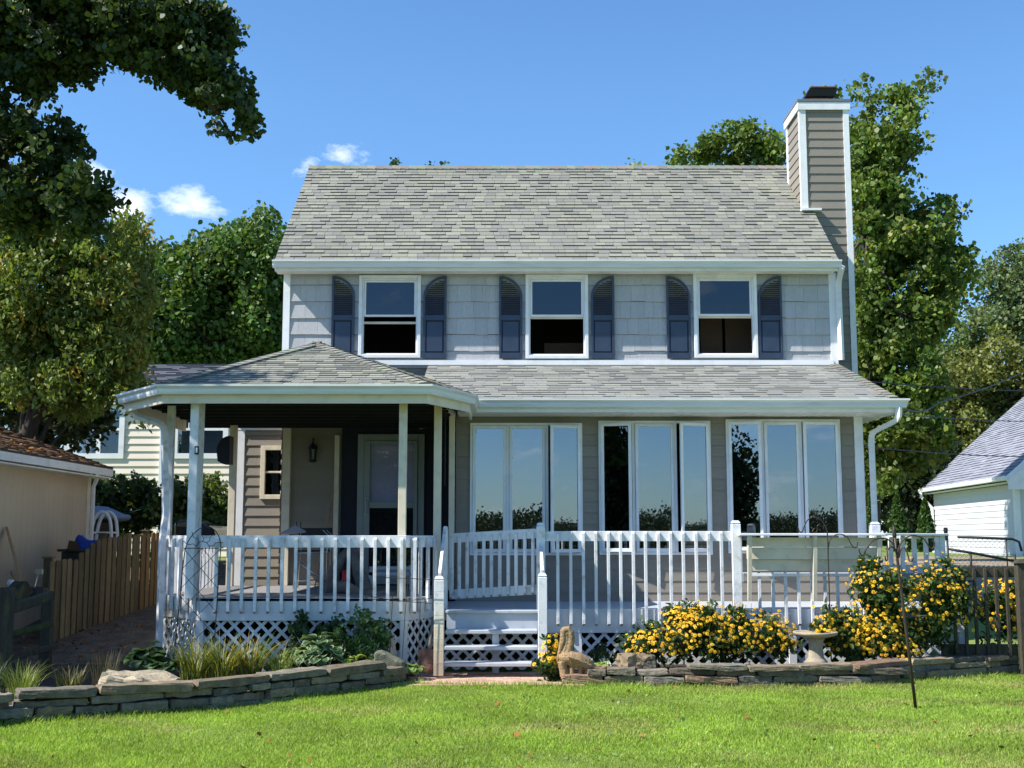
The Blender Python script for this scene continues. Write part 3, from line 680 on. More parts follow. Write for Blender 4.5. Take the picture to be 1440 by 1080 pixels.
mb = MB(); px_ = PX(1150, 700, YS+.25); mb.box(PX(1127, 700, YS+.3), PX(1180, 700, YS+.3), YS+.3, YS+.33, DR+.5, 3.1)
mb.build('curtain', M['room'], house)
# chimney
def proj(p):
    d = V(p)-EYE; dep = d.y*math.cos(PITCH)+d.z*math.sin(PITCH); up_ = d.z*math.cos(PITCH)-d.y*math.sin(PITCH); return 720+FPX*d.x/dep, 540-FPX*up_/dep
YCH = min((abs(proj((4.7, y, ZE+(y-YE)*slope))[1]-297), y) for y in np.linspace(YE, YR, 200))[1]
XCH0 = PX(1127, 220, YCH); XCH1 = PX(1190, 150, YCH); zct = PZ(143, YCH)
YCB = YCH+.95
chim_z0 = 2.6
mb = MB()
lap(mb, (0, YCH, 0), (1, 0, 0), (0, -1, 0), (XCH0, XCH1), 2.55, zct-.1, .152, lip=.016)
lap(mb, (XCH0, YCB, 0), (0, -1, 0), (-1, 0, 0), (0, YCB-YCH), 4.4, zct-.1, .152, lip=.016)
lap(mb, (XCH1, YCH, 0), (0, 1, 0), (1, 0, 0), (0, YCB-YCH), 2.55, zct-.1, .152, lip=.016)
mb.box(XCH0+.01, XCH1-.01, YCB-.03, YCB, 2.55, zct-.05)
chim = mb.build('chimney', M['siding'], house, fix=False)
mb = MB(); cwid = .085
for x0_, x1_, y0_, y1_ in ((XCH0-.028, XCH0+cwid, YCH-.028, YCH-.0005), (XCH1-cwid*.8, XCH1+.028, YCH-.028, YCH-.0005), (XCH0-.028, XCH0-.0005, YCH-.0004, YCH+cwid*.6), (XCH0-.028, XCH0-.0005, YCB-.08, YCB)):
    mb.box(x0_, x1_, y0_, y1_, (2.5 if x0_ > XCH0+.1 else ZE+(YCH-YE)*slope-.02), zct-.1)
mb.box(XCH0-.05, XCH1+.05, YCH-.05, YCH-.029, zct-.155, zct-.025); mb.box(XCH0-.05, XCH0-.029, YCH-.0285, YCB+.05, zct-.155, zct-.025); mb.box(XCH1+.029, XCH1+.05, YCH-.0285, YCB+.05, zct-.155, zct-.025)
mb.build('chimney_trim', M['white'], chim)
mb = MB(); mb.box(XCH0-.06, XCH1+.06, YCH-.06, YCB+.06, zct-.024, zct+.03); mb.build('chimney_cap', mat('cap_metal', (.16, .17, .18), .6, var=.2), chim, bevel=.006)
zr_ = ZE+(YCH-YE)*slope
mb = MB(); mb.bar((XCH0-.05, YCH-.07, zr_+.0), (XCH0+.28, YCH-.07, zr_+.0), .12, .035); mb.build('chimney_flashing', M['white'], chim)
cx = (XCH0+XCH1)/2+.0; cy = YCH+.45
mb = MB(); mb.box(cx-.16, cx+.17, cy-.2, cy+.2, zct+.03, zct+.16); mb.bar((cx-.27, cy, zct+.04), (cx-.2, cy, zct+.20), .3, .02); mb.build('flue', M['rust'], chim)
mb = MB(); z = zct+.16
mb.mesh([(cx-.25, cy-.3, z), (cx+.25, cy-.3, z), (cx+.25, cy+.3, z), (cx-.25, cy+.3, z), (cx-.19, cy-.34, z+.12), (cx+.29, cy-.34, z+.12), (cx+.29, cy+.34, z+.14), (cx-.19, cy+.34, z+.14)],
        [(0, 1, 2, 3), (4, 5, 6, 7), (0, 1, 5, 4), (1, 2, 6, 5), (2, 3, 7, 6), (3, 0, 4, 7)]); mb.build('flue_cap', M['black'], chim)
mb = MB(); mb.box(cx-.17, cx+.27, cy-.33, cy+.33, z+.141, z+.16); mb.build('flue_lid', M['rust'], chim)
# wing behind the porch
XW = PX(334, 680, 19.1); zwt = PZ(598, 19.1); YW = 19.1
wx0, wx1, wz0, wz1 = PX(367, 660, YW), PX(402, 660, YW), PZ(702, YW), PZ(627, YW)
wall_part('wing_wall', M['siding'], (0, YW, 0), (1, 0, 0), (0, -1, 0), (XW, X0), .4, zwt-.08, .158, [inset((wx0, wx1, wz0, wz1), .02)], lip=.02)
mb = MB(); mb.box(XW+.01, X0, YW+.05, 22, .4, zwt); mb.build('wing_body', M['siding'], house)
mb = MB(); mb.box(XW-.04, XW+.10, YW-.03, YW+.06, .4, zwt-.08); mb.box(XW-.04, X0, YW-.035, YW-.021, zwt-.08, zwt+.06); mb.build('wing_trim', M['white'], house)
mb = MB(); mb.prism([(XW-.08, YW-.1, zwt+.06), (X0, YW-.1, zwt+.06), (X0, 22, zwt+.7), (XW-.08, 22, zwt+.7)], (0, 0, .04), (.22, .22, .2)); mb.build('wing_roof', M['roof'], house)
mb = MB(); frame_ring(mb, (wx0, wx1, wz0, wz1), .07, YW-.05, YW+.04); mb.box(wx0+.07, wx1-.07, YW-.03, YW+.02, PZ(664, YW)-.015, PZ(664, YW)+.015); wn = mb.build('window', M['cream'], house, bevel=.004)
mb = MB(); mb.box(wx0+.07, wx1-.07, YW+.0, YW+.004, wz0+.07, wz1-.07); mb.build('pane', M['paneup'], wn)
mb = MB(); mb.box(wx0-.05, wx1-.01, YW+.046, YW+.0495, wz0, wz1); mb.build('window_backing', M['dark'], wn)  # near-black backing close behind the wing pane
# ------------------------------------------------ the deck
deck = thing('deck', 'white painted raised deck with slatted railings, lattice skirt and steps in front of the house', 'deck', (.5, 15.2, 0))
gx = lambda x, y, Y: PX(x, y, Y)
YFL = 14.62; YFR = 15.2
DA = V((gx(229, 800, 15.5), 15.5, 0)); DB = V((gx(283, 800, YFL), YFL, 0)); DE = V((gx(571, 800, YFL), YFL, 0)); DF = V((gx(612, 800, 15.25), 15.25, 0))
DRR = V((5.62, YFR, 0)); DS0 = gx(628, 850, YFR); DS1 = gx(762, 850, YFR)
mb = MB(); mb.prism([V((p[0], p[1], DL-.03)) for p in [(DA.x, 18.55), (DA.x, DA.y), (DB.x, DB.y), (DE.x, DE.y), (DF.x, DF.y), (DF.x+.02, 18.55)]], (0, 0, .03)); mb.build('porch_floor', M['decking'], deck)
mb = MB(); mb.box(DF.x+.02, DRR.x, YFR+.03, YS-.02, DR-.03, DR); mb.box(XSR+.05, DRR.x, YS-.02, 19, DR-.03, DR); mb.build('deck_floor', M['step'], deck)
def rim(name, pts, z0, z1, m='fascia', w_=.03, parent=deck):
    mb = MB(); mb.sweep([V((p[0], p[1], 0)) for p in pts], [(-w_, z0), (0, z0), (0, z1), (-w_, z1)]); return mb.build(name, M[m], parent, bevel=.003)
rim('rim_board', [(DA.x, 18.5), DA, DB, DE, DF], PZ(873, YFL), DL+.003)
rim('rim_board', [(DS1, YFR), (DRR.x, YFR), (DRR.x, 19)], PZ(890, YFR), DR+.003)
rim('top_rail', [(DA.x, 18.4), DA+V((0, -.01, 0)), DB+V((0, -.01, 0)), DE+V((0, -.01, 0)), DF+V((0, -.01, 0))], PZ(770, YFL), PZ(753, YFL), 'rail')
RX1 = gx(1030, 800, YFR)
def baluster(mb_parent, x, y, z0, z1, n=(0, -1), w_=.037, m='rail'):
    nx, ny = n; a = V((x, y, 0)); u = V((-ny, nx, 0)); nn = V((nx, ny, 0)); mb = MB(); h = w_/2; k = w_*.7
    def q(s, d, z): return a+u*(s*h)+nn*d+V((0, 0, z))
    j = random.uniform(-.004, .004)
    vs = [q(-1, 0, z0-0), q(1, 0, z0-0), q(1, 0, z1+k), q(-1, 0, z1+k), q(-1, w_, z0+k), q(1, w_, z0+k), q(1, w_, z1), q(-1, w_, z1)]
    vs = [v+u*j for v in vs]
    kb = random.uniform(.90, 1.03); kt = random.uniform(.25, .8); mb.mesh(vs, [(0, 1, 2, 3), (4, 5, 6, 7), (1, 2, 6, 5), (2, 3, 7, 6), (3, 0, 4, 7), (0, 1, 5, 4)], (kb, kb, kb)); mb.t[-1] = (kt, kt*.9, kt*.8)
    mb.build('baluster', M[m], mb_parent, bevel=.0025)
def railing(name, label=None):
    o = bpy.data.objects.new(name, None); C.objects.link(o); o.parent = deck; ROOT[o.name] = ROOT[deck.name]; o.location = (0, 0, 0)
    if label: o['label'] = label
    return o
rl = railing('porch_railing')
zt_, zb_ = PZ(759, YFL), PZ(863, YFL)
for k in range(16): x = gx(304+18.62*k, 815, YFL)-.0; baluster(rl, x, DB.y-.012, zb_, zt_)
def along(p, q, n_, t0=.12, t1=.9, z0=zb_, z1=zt_, par=rl, off=.012):
    d = (q-p); d.z = 0; u = d.normalized(); n = (u.y, -u.x)
    for k in range(n_):
        t = t0+(t1-t0)*k/(n_-1); c = p+d*t; baluster(par, c.x+n[0]*off, c.y+n[1]*off, z0, z1, n)
along(DA, DB, 5); along(DE, DF, 4, .15, .92)
along(V((DA.x, 18.4, 0)), DA, 14, .04, .96)
rr = railing('deck_railing')
mb = MB(); mb.box(DS1, gx(1034, 755, YFR), YFR-.04, YFR-.002, PZ(761, YFR), PZ(747, YFR)); mb.build('top_rail', M['rail'], deck, bevel=.003)
for k in range(15): baluster(rr, gx(784.5+17.65*k, 815, YFR), YFR-.041 if 0 else YFR-.042, PZ(880, YFR), PZ(750, YFR))
for k in range(9): baluster(rr, gx(1068+18.3*k, 840, YFR), YFR-.012, PZ(880, YFR), PZ(808, YFR))
def newel(px, y0, y1, Y, wpx, m='rail', mid=None):
    x = gx(px, (y0+y1)/2, Y); w_ = wpx/FPX*Y; z1 = PZ(y0, Y); z0 = PZ(y1, Y); h = w_/2; mb = MB()
    z0 = max(z0, 0.02) if y1 > 900 else z0
    if px == 617.5:   # the brown weather stain low on the left step post
        zz = np.linspace(z0, z1-.045, 9); st_ = [(.62, .50, .34), (.74, .60, .42), (.82, .68, .48), (.88, .76, .56), (.93, .85, .70), (.97, .93, .84), (1, .98, .95), (1, 1, 1)]
        for s_, (q0, q1) in zip(st_, zip(zz[:-1], zz[1:])): mb.box(x-h, x+h, Y-h, Y+h, q0, q1, s_)
    else: mb.box(x-h, x+h, Y-h, Y+h, z0, z1-.045)
    g = h*.8; mb.box(x-g, x+g, Y-g, Y+g, z1-.045, z1-.032); c = h*1.03; e = h*.62
    mb.mesh([(x-c, Y-c, z1-.032), (x+c, Y-c, z1-.032), (x+c, Y+c, z1-.032), (x-c, Y+c, z1-.032), (x-e, Y-e, z1), (x+e, Y-e, z1), (x+e, Y+e, z1), (x-e, Y+e, z1)],
            [(0, 1, 2, 3), (4, 5, 6, 7), (0, 1, 5, 4), (1, 2, 6, 5), (2, 3, 7, 6), (3, 0, 4, 7)]); mb.build('newel_post', M[m], deck, bevel=.004); return V((x, Y, z1))
n1 = newel(626, 740, 872, 15.35, 7); n2 = newel(760.5, 735, 890, YFR-.02, 12); newel(1036, 732, 890, YFR-.05, 12); newel(1231, 734, 815, 16.9, 13)
n3 = newel(617.5, 810, 950, 14.35, 13.5); n4 = newel(763, 806, 936, 14.45, 12.5)
mb = MB(); mb.bar(n1+V((-.01, 0, -.10)), n3+V((.0, .03, -.03)), .035, .14); mb.build('handrail', M['rail'], deck)
mb = MB(); mb.bar(n2+V((0, -.03, -.32)), n4+V((.0, .03, -.03)), .035, .14); mb.build('handrail', M['rail'], deck)
# slatted gate across the head of the steps
gl_, gr_ = V((gx(633, 800, 15.75), 15.75, 0)), V((gx(755, 800, 15.25), 15.25, 0)); gt = railing('deck_gate')
mb = MB()
mb.bar(gl_+V((0, 0, PZ(757, 15.75))), gr_+V((0, 0, PZ(750, 15.25))), .035, .12); mb.bar(gl_+V((0, 0, PZ(836, 15.75))), gr_+V((0, 0, PZ(829, 15.25))), .035, .12)
mb.build('gate_rail', M['rail'], gt, bevel=.003)
d_ = (gr_-gl_).normalized()
for k in range(11):
    t = .03+.94*k/10; c = gl_.lerp(gr_, t); baluster(gt, c.x+d_.y*.018, c.y-d_.x*.018, PZ(843-7*t, c.y), PZ(757-7*t, c.y), (d_.y, -d_.x), .035)
# steps
mb = MB(); sx0_, sx1_ = gx(622, 860, 15.0), gx(760, 860, 15.0)
mb.box(DS0, DS1, 15.0, YFR+.03, DR-.035, DR+.001); mb.build('landing', M['step'], deck, bevel=.006)
mb = MB(); mb.box(DS0+.01, DS1-.001, 15.03, 15.06, PZ(886, 15.03), DR-.035); mb.build('riser_board', M['step'], deck)
for (ya, Y0, Y1) in ((886, 14.78, 15.03), (909, 14.60, 14.84), (932, 14.42, 14.66)):
    z = PZ(ya, Y0); mb = MB(); mb.box(n3.x+.05, n4.x-.05, Y0, Y1, z-.045, z); mb.build('tread', M['step'], deck, bevel=.008)
mb = MB(); xm = gx(697, 900, 14.9); mb.box(xm-.04, xm+.04, 14.86, 14.9, .0, PZ(888, 14.86)); mb.build('step_post', M['step'], deck)
# lattice skirt
def lattice(p, q, z0, z1, sp=.115, w_=.037):
    p = V(p); q = V(q); d = q-p; d.z = 0; Lh = d.length; u = d.normalized(); n = V((u.y, -u.x, 0)); mb = MB(); H = z1-z0; rect = [(0, 0), (Lh, 0), (Lh, H), (0, H)]
    for s, off in ((1, .0), (-1, .008)):
        k = -H-1
        while k < Lh+H+1:
            hw = w_/2*1.414
            band = [(k-hw, 0), (k+hw, 0), (k+hw+s*H, H), (k-hw+s*H, H)]
            c = clip(band, rect)
            if len(c) > 2: mb.prism([p+u*a+V((0, 0, z0+b))+n*off for a, b in c], n*.008)
            k += sp*1.414
    mb.build('lattice', M['fascia'], deck)
lzt = PZ(873, YFL)-.002
ins = .05
A2, B2, E2, F2 = [V((p.x, p.y+ins, 0)) for p in (DA, DB, DE, DF)]
lattice(A2, B2, .03, lzt); lattice(B2, E2, .03, lzt); lattice(E2, F2, .03, lzt)
lattice((DS1, YFR+.05, 0), (DRR.x, YFR+.05, 0), .05, PZ(890, YFR)-.002)
lattice((n3.x, 15.2, 0), (n4.x, 15.2, 0), .03, PZ(889, 15.1))
lattice((DA.x, 18.4, 0), (DA.x+.001, 15.55, 0), .2, lzt)
for x, y in ((DB.x+.0, DB.y+.0), (DE.x-.02, DE.y+.0), (DA.x+.04, DA.y-.01), (gx(792, 900, YFR), YFR), (gx(813, 900, YFR+.0), YFR), (gx(1115, 900, YFR), YFR), (DRR.x-.06, YFR)):
    mb = MB(); mb.box(x-.045, x+.045, y+.004, y+.045, .02, (lzt if x < 0 else PZ(890, YFR)-.003)); mb.build('skirt_post', M['fascia'], deck)
mb = MB(); mb.box(DA.x+.3, DRR.x-.1, 16.4, 16.45, -.05, DR-.04); mb.build('underdeck_dark', M['dark'], deck)  # near-black sheet added as the darkness behind the lattice
# bench built into the right side of the railing
bench = railing('bench')
bz1 = PZ(750, 15.1); bx0, bx1 = gx(1041, 770, 15.1), gx(1240, 770, 15.1); bx2 = gx(1331, 770, 15.3)
mb = MB(); mb.box(gx(1037, 755, 15.1), gx(1240, 755, 15.1), 14.94, 15.2, bz1-.028, bz1)
mb.prism([(gx(1240, 755, 15.1), 14.94, bz1-.028), (bx2, 15.2, bz1-.028), (bx2, 15.34, bz1-.028), (gx(1240, 755, 15.1), 15.2, bz1-.028)], (0, 0, .028)); mb.build('cap_board', M['white'], bench, bevel=.004)
ys_ = [755.5, 769.3, 787, 803.5]
for a, b in zip(ys_[:-1], ys_[1:]):
    mb = MB(); Ya = 15.08; mb.bar(((bx0+bx1)/2+.04, 15.05+(a+b-1511)*.0012, (PZ(a, Ya)+PZ(b, Ya))/2), ((bx0+bx1)/2+.04, 15.075+(a+b-1511)*.0012, (PZ(a, Ya)+PZ(b, Ya))/2), bx1-bx0-.08, PZ(a, Ya)-PZ(b, Ya)-.008)
    mb.build('back_plank', M['cream'], bench, bevel=.003)
for px in (1055, 1147, 1237):
    x = gx(px, 790, 15.0); mb = MB(); mb.bar((x, 14.99, bz1-.03), (x+.0, 15.10, PZ(845, 15.1)), .045, .05, up=(0, 1, 0)); mb.build('back_support', M['cream'], bench)
mb = MB(); sz = PZ(806.5, 15.2); mb.box(bx0+.05, bx1-.02, 15.14, 15.55, sz-.035, sz); mb.build('seat', M['white'], bench, bevel=.004)
mb = MB(); mb.box(bx0-.02, bx0+.02, 15.1, 15.3, PZ(806, 15.2), bz1-.03); mb.box(bx0-.0, bx0+.04, 15.12, 15.5, PZ(818, 15.2), PZ(806, 15.2)); mb.build('arm_panel', M['white'], bench)
r2 = railing('side_railing')
mb = MB(); ya = 15.28
mb.box(bx1-.04, bx2-.03, ya+.0, ya+.035, PZ(806, ya), PZ(796, ya)); mb.box(bx1-.04, bx2-.03, ya+.0, ya+.035, PZ(757, ya), bz1-.03); mb.build('bottom_rail', M['rail'], r2)
for k in range(5): baluster(r2, gx(1252+16.3*k, 778, ya), ya-.002, PZ(804, ya), PZ(755, ya), w_=.05)
mb = MB(); mb.box(bx2-.10, bx2-.03, ya-.03, ya+.04, .0, bz1-.03); mb.build('corner_post', M['rail'], r2)
# ------------------------------------------------ things on the porch
def lantern():
    x, y, z = gx(440, 632, YU-.1), YU-.09, PZ(650, YU-.1)
    t = thing('wall_lantern', 'black glass sided lantern hanging on the shaded porch wall', 'lantern', (x, y, z))
    mb = MB(); mb.lathe((x, y, z), [(.03, .0), (.055, .015), (.06, .03), (.05, .04)], 12); mb.lathe((x, y, z), [(.075, .20), (.07, .225), (.035, .27), (.015, .30), (.01, .33)], 12)
    for k in range(4): th = math.pi/4+k*math.pi/2; mb.tube([(x+.05*math.cos(th), y+.05*math.sin(th), z+.03), (x+.068*math.cos(th), y+.068*math.sin(th), z+.21)], .006, 5)
    mb.tube([(x, y, z+.32), (x, y+.0, z+.37), (x, y+.06, z+.36)], .01, 6); mb.build('lantern_frame', M['black'], t)
    mb = MB(); mb.lathe((x, y, z), [(.045, .035), (.062, .20)], 12); mb.build('lantern_glass', M['paneup'], t)
lantern()
def porch_things():
    # folded chair
    x, y = gx(438, 790, 17.4), 17.4; t = thing('folding_chair', 'black folding camp chair with a pale tube frame standing by the porch wall', 'chair', (x, y, DL))
    mb = MB(); a, b = gx(413, 800, y), gx(461, 800, y)
    for s in (0, .35): mb.tube([(a, y+s, DL), (a+.04, y+s, DL+.5), (a+.02, y+s, DL+.95)], .011, 6); mb.tube([(b, y+s, DL), (b-.02, y+s, DL+.5), (b, y+s, DL+.75), (b-.08, y+s, DL+.83)], .011, 6)
    mb.tube([(a, y, DL+.1), (b, y, DL+.14)], .011, 6); mb.tube([(a+.03, y, DL+.5), (b, y, DL+.52)], .011, 6); mb.tube([(a, y, DL+.42), (b, y, DL+.08)], .011, 6)
    mb.build('frame', M['metal'], t, smooth=True)
    mb = MB(); mb.bar((a+.02, y+.2, DL+.53), (b-.02, y+.2, DL+.53), .4, .02); mb.bar((a, y+.36, DL+.72), (b, y+.36, DL+.72), .03, .28); mb.build('fabric', M['black'], t)
    # grey cloth over the rail end
    mb = MB(); c = P(416, 749, 16.8); mb.mesh([c+V((-.25, 0, -.02)), c+V((.0, -.05, .10)), c+V((.14, 0, .02)), c+V((.10, .2, .0)), c+V((-.1, .2, -.02))], [(0, 1, 2), (1, 2, 3), (0, 1, 4), (1, 3, 4), (0, 2, 3, 4)])
    props(mb.build('folded_cushion', M['cover'], origin=c), 'small grey folded cushion lying on the camp chair back', 'cushion')
    mb = MB(); p, q = P(441, 834, 17.9), P(469, 690, 18.45); mb.tube([p, q], .011, 6); t = thing('broom', 'long thin broom leaning on the porch wall', 'broom', p); mb.build('handle', M['wood'], t)
    mb = MB(); mb.bar(p+V((-.1, 0, .0)), p+V((.1, 0, .0)), .05, .12); mb.build('brush', M['black'], t)
    for i, (pts, r, lab) in enumerate([([P(462, 835, 16.2), P(470, 800, 16.4), P(488, 775, 16.6)], [.06, .09, .05], 'short upright driftwood log behind the railing left of the red lantern'),
                                  ([P(476, 826, 15.9), P(520, 836, 15.8), P(560, 838, 15.9)], [.09, .07, .05], 'long grey driftwood log lying along the porch floor'),
                                  ([P(497, 772, 16.6), P(505, 805, 16.3), P(517, 838, 16.1)], [.05, .09, .10], 'bent driftwood limb leaning right of the red lantern')]):
        mb = MB(); q = []
        for k in range(len(pts)-1):
            for j in range(4): q.append(pts[k].lerp(pts[k+1], j/4)+V((0, 0, .02*math.sin(k*4+j*1.7))))
        q.append(pts[-1]); rr_ = np.interp(np.linspace(0, len(r)-1, len(q)), range(len(r)), r)
        props(mb.__class__.build(mb, 'x', M['dark']), None) if 0 else None
        mb.tube(q, list(rr_), 9); props(mb.build('driftwood_log', M['driftwood'], origin=pts[0], smooth=True), lab, 'log', 'driftwood on the porch')
    c = P(486, 818, 16.0); t = thing('red_lantern', 'small red lantern between the driftwood logs on the porch', 'lantern', c)
    mb = MB(); mb.lathe(c, [(.05, 0), (.055, .02), (.045, .04), (.045, .12), (.05, .13), (.03, .15)], 14); mb.build('body', M['red'], t, smooth=True)
    mb = MB(); mb.tube([c+V((-.045, 0, .13)), c+V((-.03, 0, .2)), c+V((.03, 0, .2)), c+V((.045, 0, .13))], .005, 5); mb.build('handle', M['black'], t)
    x0, x1, y = gx(519, 800, 16.8), gx(581, 800, 16.8), 16.8; t = thing('porch_bench', 'low pale blue bench in front of the storm door', 'bench', ((x0+x1)/2, y, DL))
    z = PZ(800, y); mb = MB(); mb.box(x0, x1, y, y+.35, z-.01, z+.03); mb.build('seat', M['step'], t); mb = MB(); mb.box(x0, x1, y, y+.03, z-.09, z-.045); mb.build('apron', M['step'], t)
    for x in (x0, x1-.05):
        for yy_ in (y, y+.3): mb = MB(); mb.box(x, x+.05, yy_, yy_+.05, DL, z-.012); mb.build('leg', M['step'], t)
    mb = MB(); c = P(317, 632, 17.6); n = 10; pl = [c+V((.06, 0, .20))]+[c+V((.06-.19*math.sin(math.pi/2*k/n), 0, .20-.22*(1-math.cos(math.pi/2*k/n)))) for k in range(1, n+1)]+[c+V((-.11, 0, -.17)), c+V((-.04, 0, -.21)), c+V((.06, 0, -.21))]
    mb.prism(pl, (0, .25, 0)); props(mb.build('covered_grill_hood', M['navy'], origin=c), 'dark navy curved hood showing beside the rear left porch post', 'cover')
    mb = MB(); c = P(276, 633, 14.53); mb.box(c.x-.022, c.x+.022, 14.54, 14.568, c.z-.05, c.z+.05); t = thing('thermometer', 'small metal thermometer fixed to the front left porch post', 'thermometer', c); mb.build('plate', M['black'], t)
    mb = MB(); mb.box(c.x-.008, c.x+.012, 14.532, 14.5385, c.z-.03, c.z+.03); mb.build('gauge', M['plastic'], t)
    # thin rain chain by the right porch post
    mb = MB(); x, y = gx(626, 620, 15.9), 15.9; mb.tube([(x+.006*math.sin(k*2.), y, zb-.01-k*.035) for k in range(30)], .008, 5); props(mb.build('hanging_chain', M['black'], origin=(x, y, zb)), 'thin dark chain hanging from the beam beside the right porch post', 'chain')
porch_things()
# ------------------------------------------------ dry stone walls
def stone_wall(name, label, pts, heights, seed, pal):
    r = random.Random(seed); root = thing(name, label, 'stone wall', pts[len(pts)//2]); Ls = [0]
    for a, b in zip(pts[:-1], pts[1:]): Ls.append(Ls[-1]+(b-a).length)
    def at(s):
        s = min(max(s, 0), Ls[-1]-1e-4)
        for i in range(len(pts)-1):
            if Ls[i] <= s <= Ls[i+1]: t = (s-Ls[i])/(Ls[i+1]-Ls[i]); d = pts[i+1]-pts[i]; return pts[i].lerp(pts[i+1], t), math.atan2(d.y, d.x)
    z = -.03; sd = seed*100
    for ci, (h, s0f, s1f) in enumerate(heights):
        s = s0f*Ls[-1]-r.uniform(0, .1); top = ci == len(heights)-1
        while s < s1f*Ls[-1]-.05:
            ln = r.uniform(.22, .70)*(1.3 if top else 1); ln = min(ln, s1f*Ls[-1]-s+.1); p, a = at(s+ln/2); n = V((-math.sin(a), math.cos(a), 0)); dp = r.uniform(.22, .30)
            hh = h*r.uniform(.80, 1.12); c = p+n*(dp/2+r.uniform(-.045, .04)+ci*.012-(.03 if top else 0))+V((0, 0, z+h/2)); c.z += r.uniform(-.01, .012)
            k = r.uniform(.75, 1.25); w0 = r.choice(pal); mb = MB()
            rock(mb, c, (ln-.018, dp, hh), a+r.uniform(-.035, .035), sd, .17, 5, tuple(x*k for x in w0), r.uniform(-.03, .03)); sd += 1
            mb.build('stone', M['stone'], root, fix=False); s += ln
        z += h
    return root
SP = [(1, 1, 1), (1.1, .98, .85), (.9, .92, .95), (1.25, 1.15, 1.0), (.8, .75, .7)]
stone_wall('stone_wall', 'low grey stacked stone edging curving along the left of the lawn', WL, [(.075, 0, 1), (.08, 0, .99), (.075, 0, .96), (.075, 0, .92)], 3, SP)
stone_wall('stone_wall', 'low stacked stone edging below the yellow flowers on the right', [p+V((0, 0, 0)) for p in WR], [(.075, .0, 1), (.07, .0, 1), (.065, .045, 1), (.06, .2, 1)], 5, [(1.05, .95, .85), (1, 1, 1), (.85, .88, .95), (1.35, 1.2, 1.05), (.75, .72, .7), (1.3, .95, .8)])
def boulder(px, py, Y, dims, label, seed, z=None, rot=0, m='stone', t=(1.15, 1.1, 1), rough=.22, cat='rock', tilt=0):
    p = P(px, py, Y); c = V((p.x, Y, (z if z is not None else p.z))); mb = MB(); rock(mb, c, dims, rot, seed, rough, 6, t, tilt)
    return props(mb.build('boulder', M[m], origin=(c.x, c.y, c.z-dims[2]/2), fix=False, smooth=False), label, cat)
boulder(197, 963, 12.4, (.70, .45, .20), 'pale flat boulder resting on the left stone edging', 41, rot=.1, t=(2.2, 2.1, 1.9), tilt=.10, rough=.3)
boulder(895, 932, 14.1, (.34, .3, .17), 'brown rock on the right edging beside the pelican statue', 42, rot=.3, t=(1.1, .95, .8))
boulder(912, 936, 14.05, (.16, .2, .11), 'small dark block right of the brown rock on the edging', 43, t=(.8, .8, .8))
boulder(845, 940, 14.0, (.16, .15, .06), 'small pinkish stone just right of the pelican statue', 44, t=(1.4, 1.1, .9))
boulder(490, 945, 14.1, (.24, .2, .2), 'dark rounded rock among the hostas left of the grey wedge stone', 45, m='moss', t=(1, 1, 1))
# wedge shaped stone and upright stone at the left of the steps
def remesh(o, vox, disp, sc):
    m = o.modifiers.new('remesh', 'REMESH'); m.mode = 'VOXEL'; m.voxel_size = vox; m.use_smooth_shade = True
    tx = bpy.data.textures.new(o.name, 'CLOUDS'); tx.noise_scale = sc; tx.noise_depth = 3
    d = o.modifiers.new('displace', 'DISPLACE'); d.texture = tx; d.strength = disp; d.mid_level = .5; d.texture_coords = 'LOCAL'
mb = MB(); Y = 13.95; q = [P(x, y, Y) for x, y in [(526, 957), (525.5, 922), (529, 916.5), (535, 917), (567, 933), (568, 957)]]; mb.prism(q, (0, .32, 0))
o = mb.build('wedge_stone', M['moss'], origin=P(547, 957, Y)); remesh(o, .018, .035, .09); props(o, 'grey mossy wedge shaped garden stone sloping down to the right', 'rock')
mb = MB(); mb.tube([P(553, 948, 14.35), P(553, 925, 14.37), P(551.5, 902, 14.36), P(551, 898, 14.35)], [.05, .045, .035, .03], 10); o = mb.build('upright_stone', M['bath'], origin=P(553, 948, 14.35)); remesh(o, .012, .02, .05); props(o, 'thin upright tan stone standing behind the mossy wedge stone', 'rock')
# shovel
Y = 14.5; p, q = P(600, 944, Y-.1), P(609, 868, Y+.35); t = thing('shovel', 'rusty shovel leaning on the deck left of the steps', 'shovel', p)
mb = MB(); m_ = p.lerp(q, .38); mb.tube([p.lerp(q, .30), m_, p.lerp(q, .7), q], [.021, .02, .018, .017], 8); mb.build('handle', M['driftwood'], t, smooth=True)
mb = MB(); c = p.lerp(q, .02); d = (q-p).normalized(); s = d.cross(V((0, 1, 0))).normalized(); nn = s.cross(d).normalized(); n = 8; vs = []
for i in range(n+1):
    v = i/n; hw = .115*(1-.75*max(0, (v-.0))**2*0)*(1 if v > .45 else math.sqrt(max(0.02, 1-((.45-v)/.45)**2)))
    for j in range(7): uu = -1+2*j/6; vs.append(c+d*(v*.29-.02)+s*(uu*hw)+nn*(.04*uu*uu-.03*v))
mb.mesh(vs, [(i*7+j, i*7+j+1, (i+1)*7+j+1, (i+1)*7+j) for i in range(n) for j in range(6)]); mb.tube([c+d*.2, p.lerp(q, .42)], [.03, .022], 8); o = mb.build('blade', M['rust'], t)
o.modifiers.new('solid', 'SOLIDIFY').thickness = .006
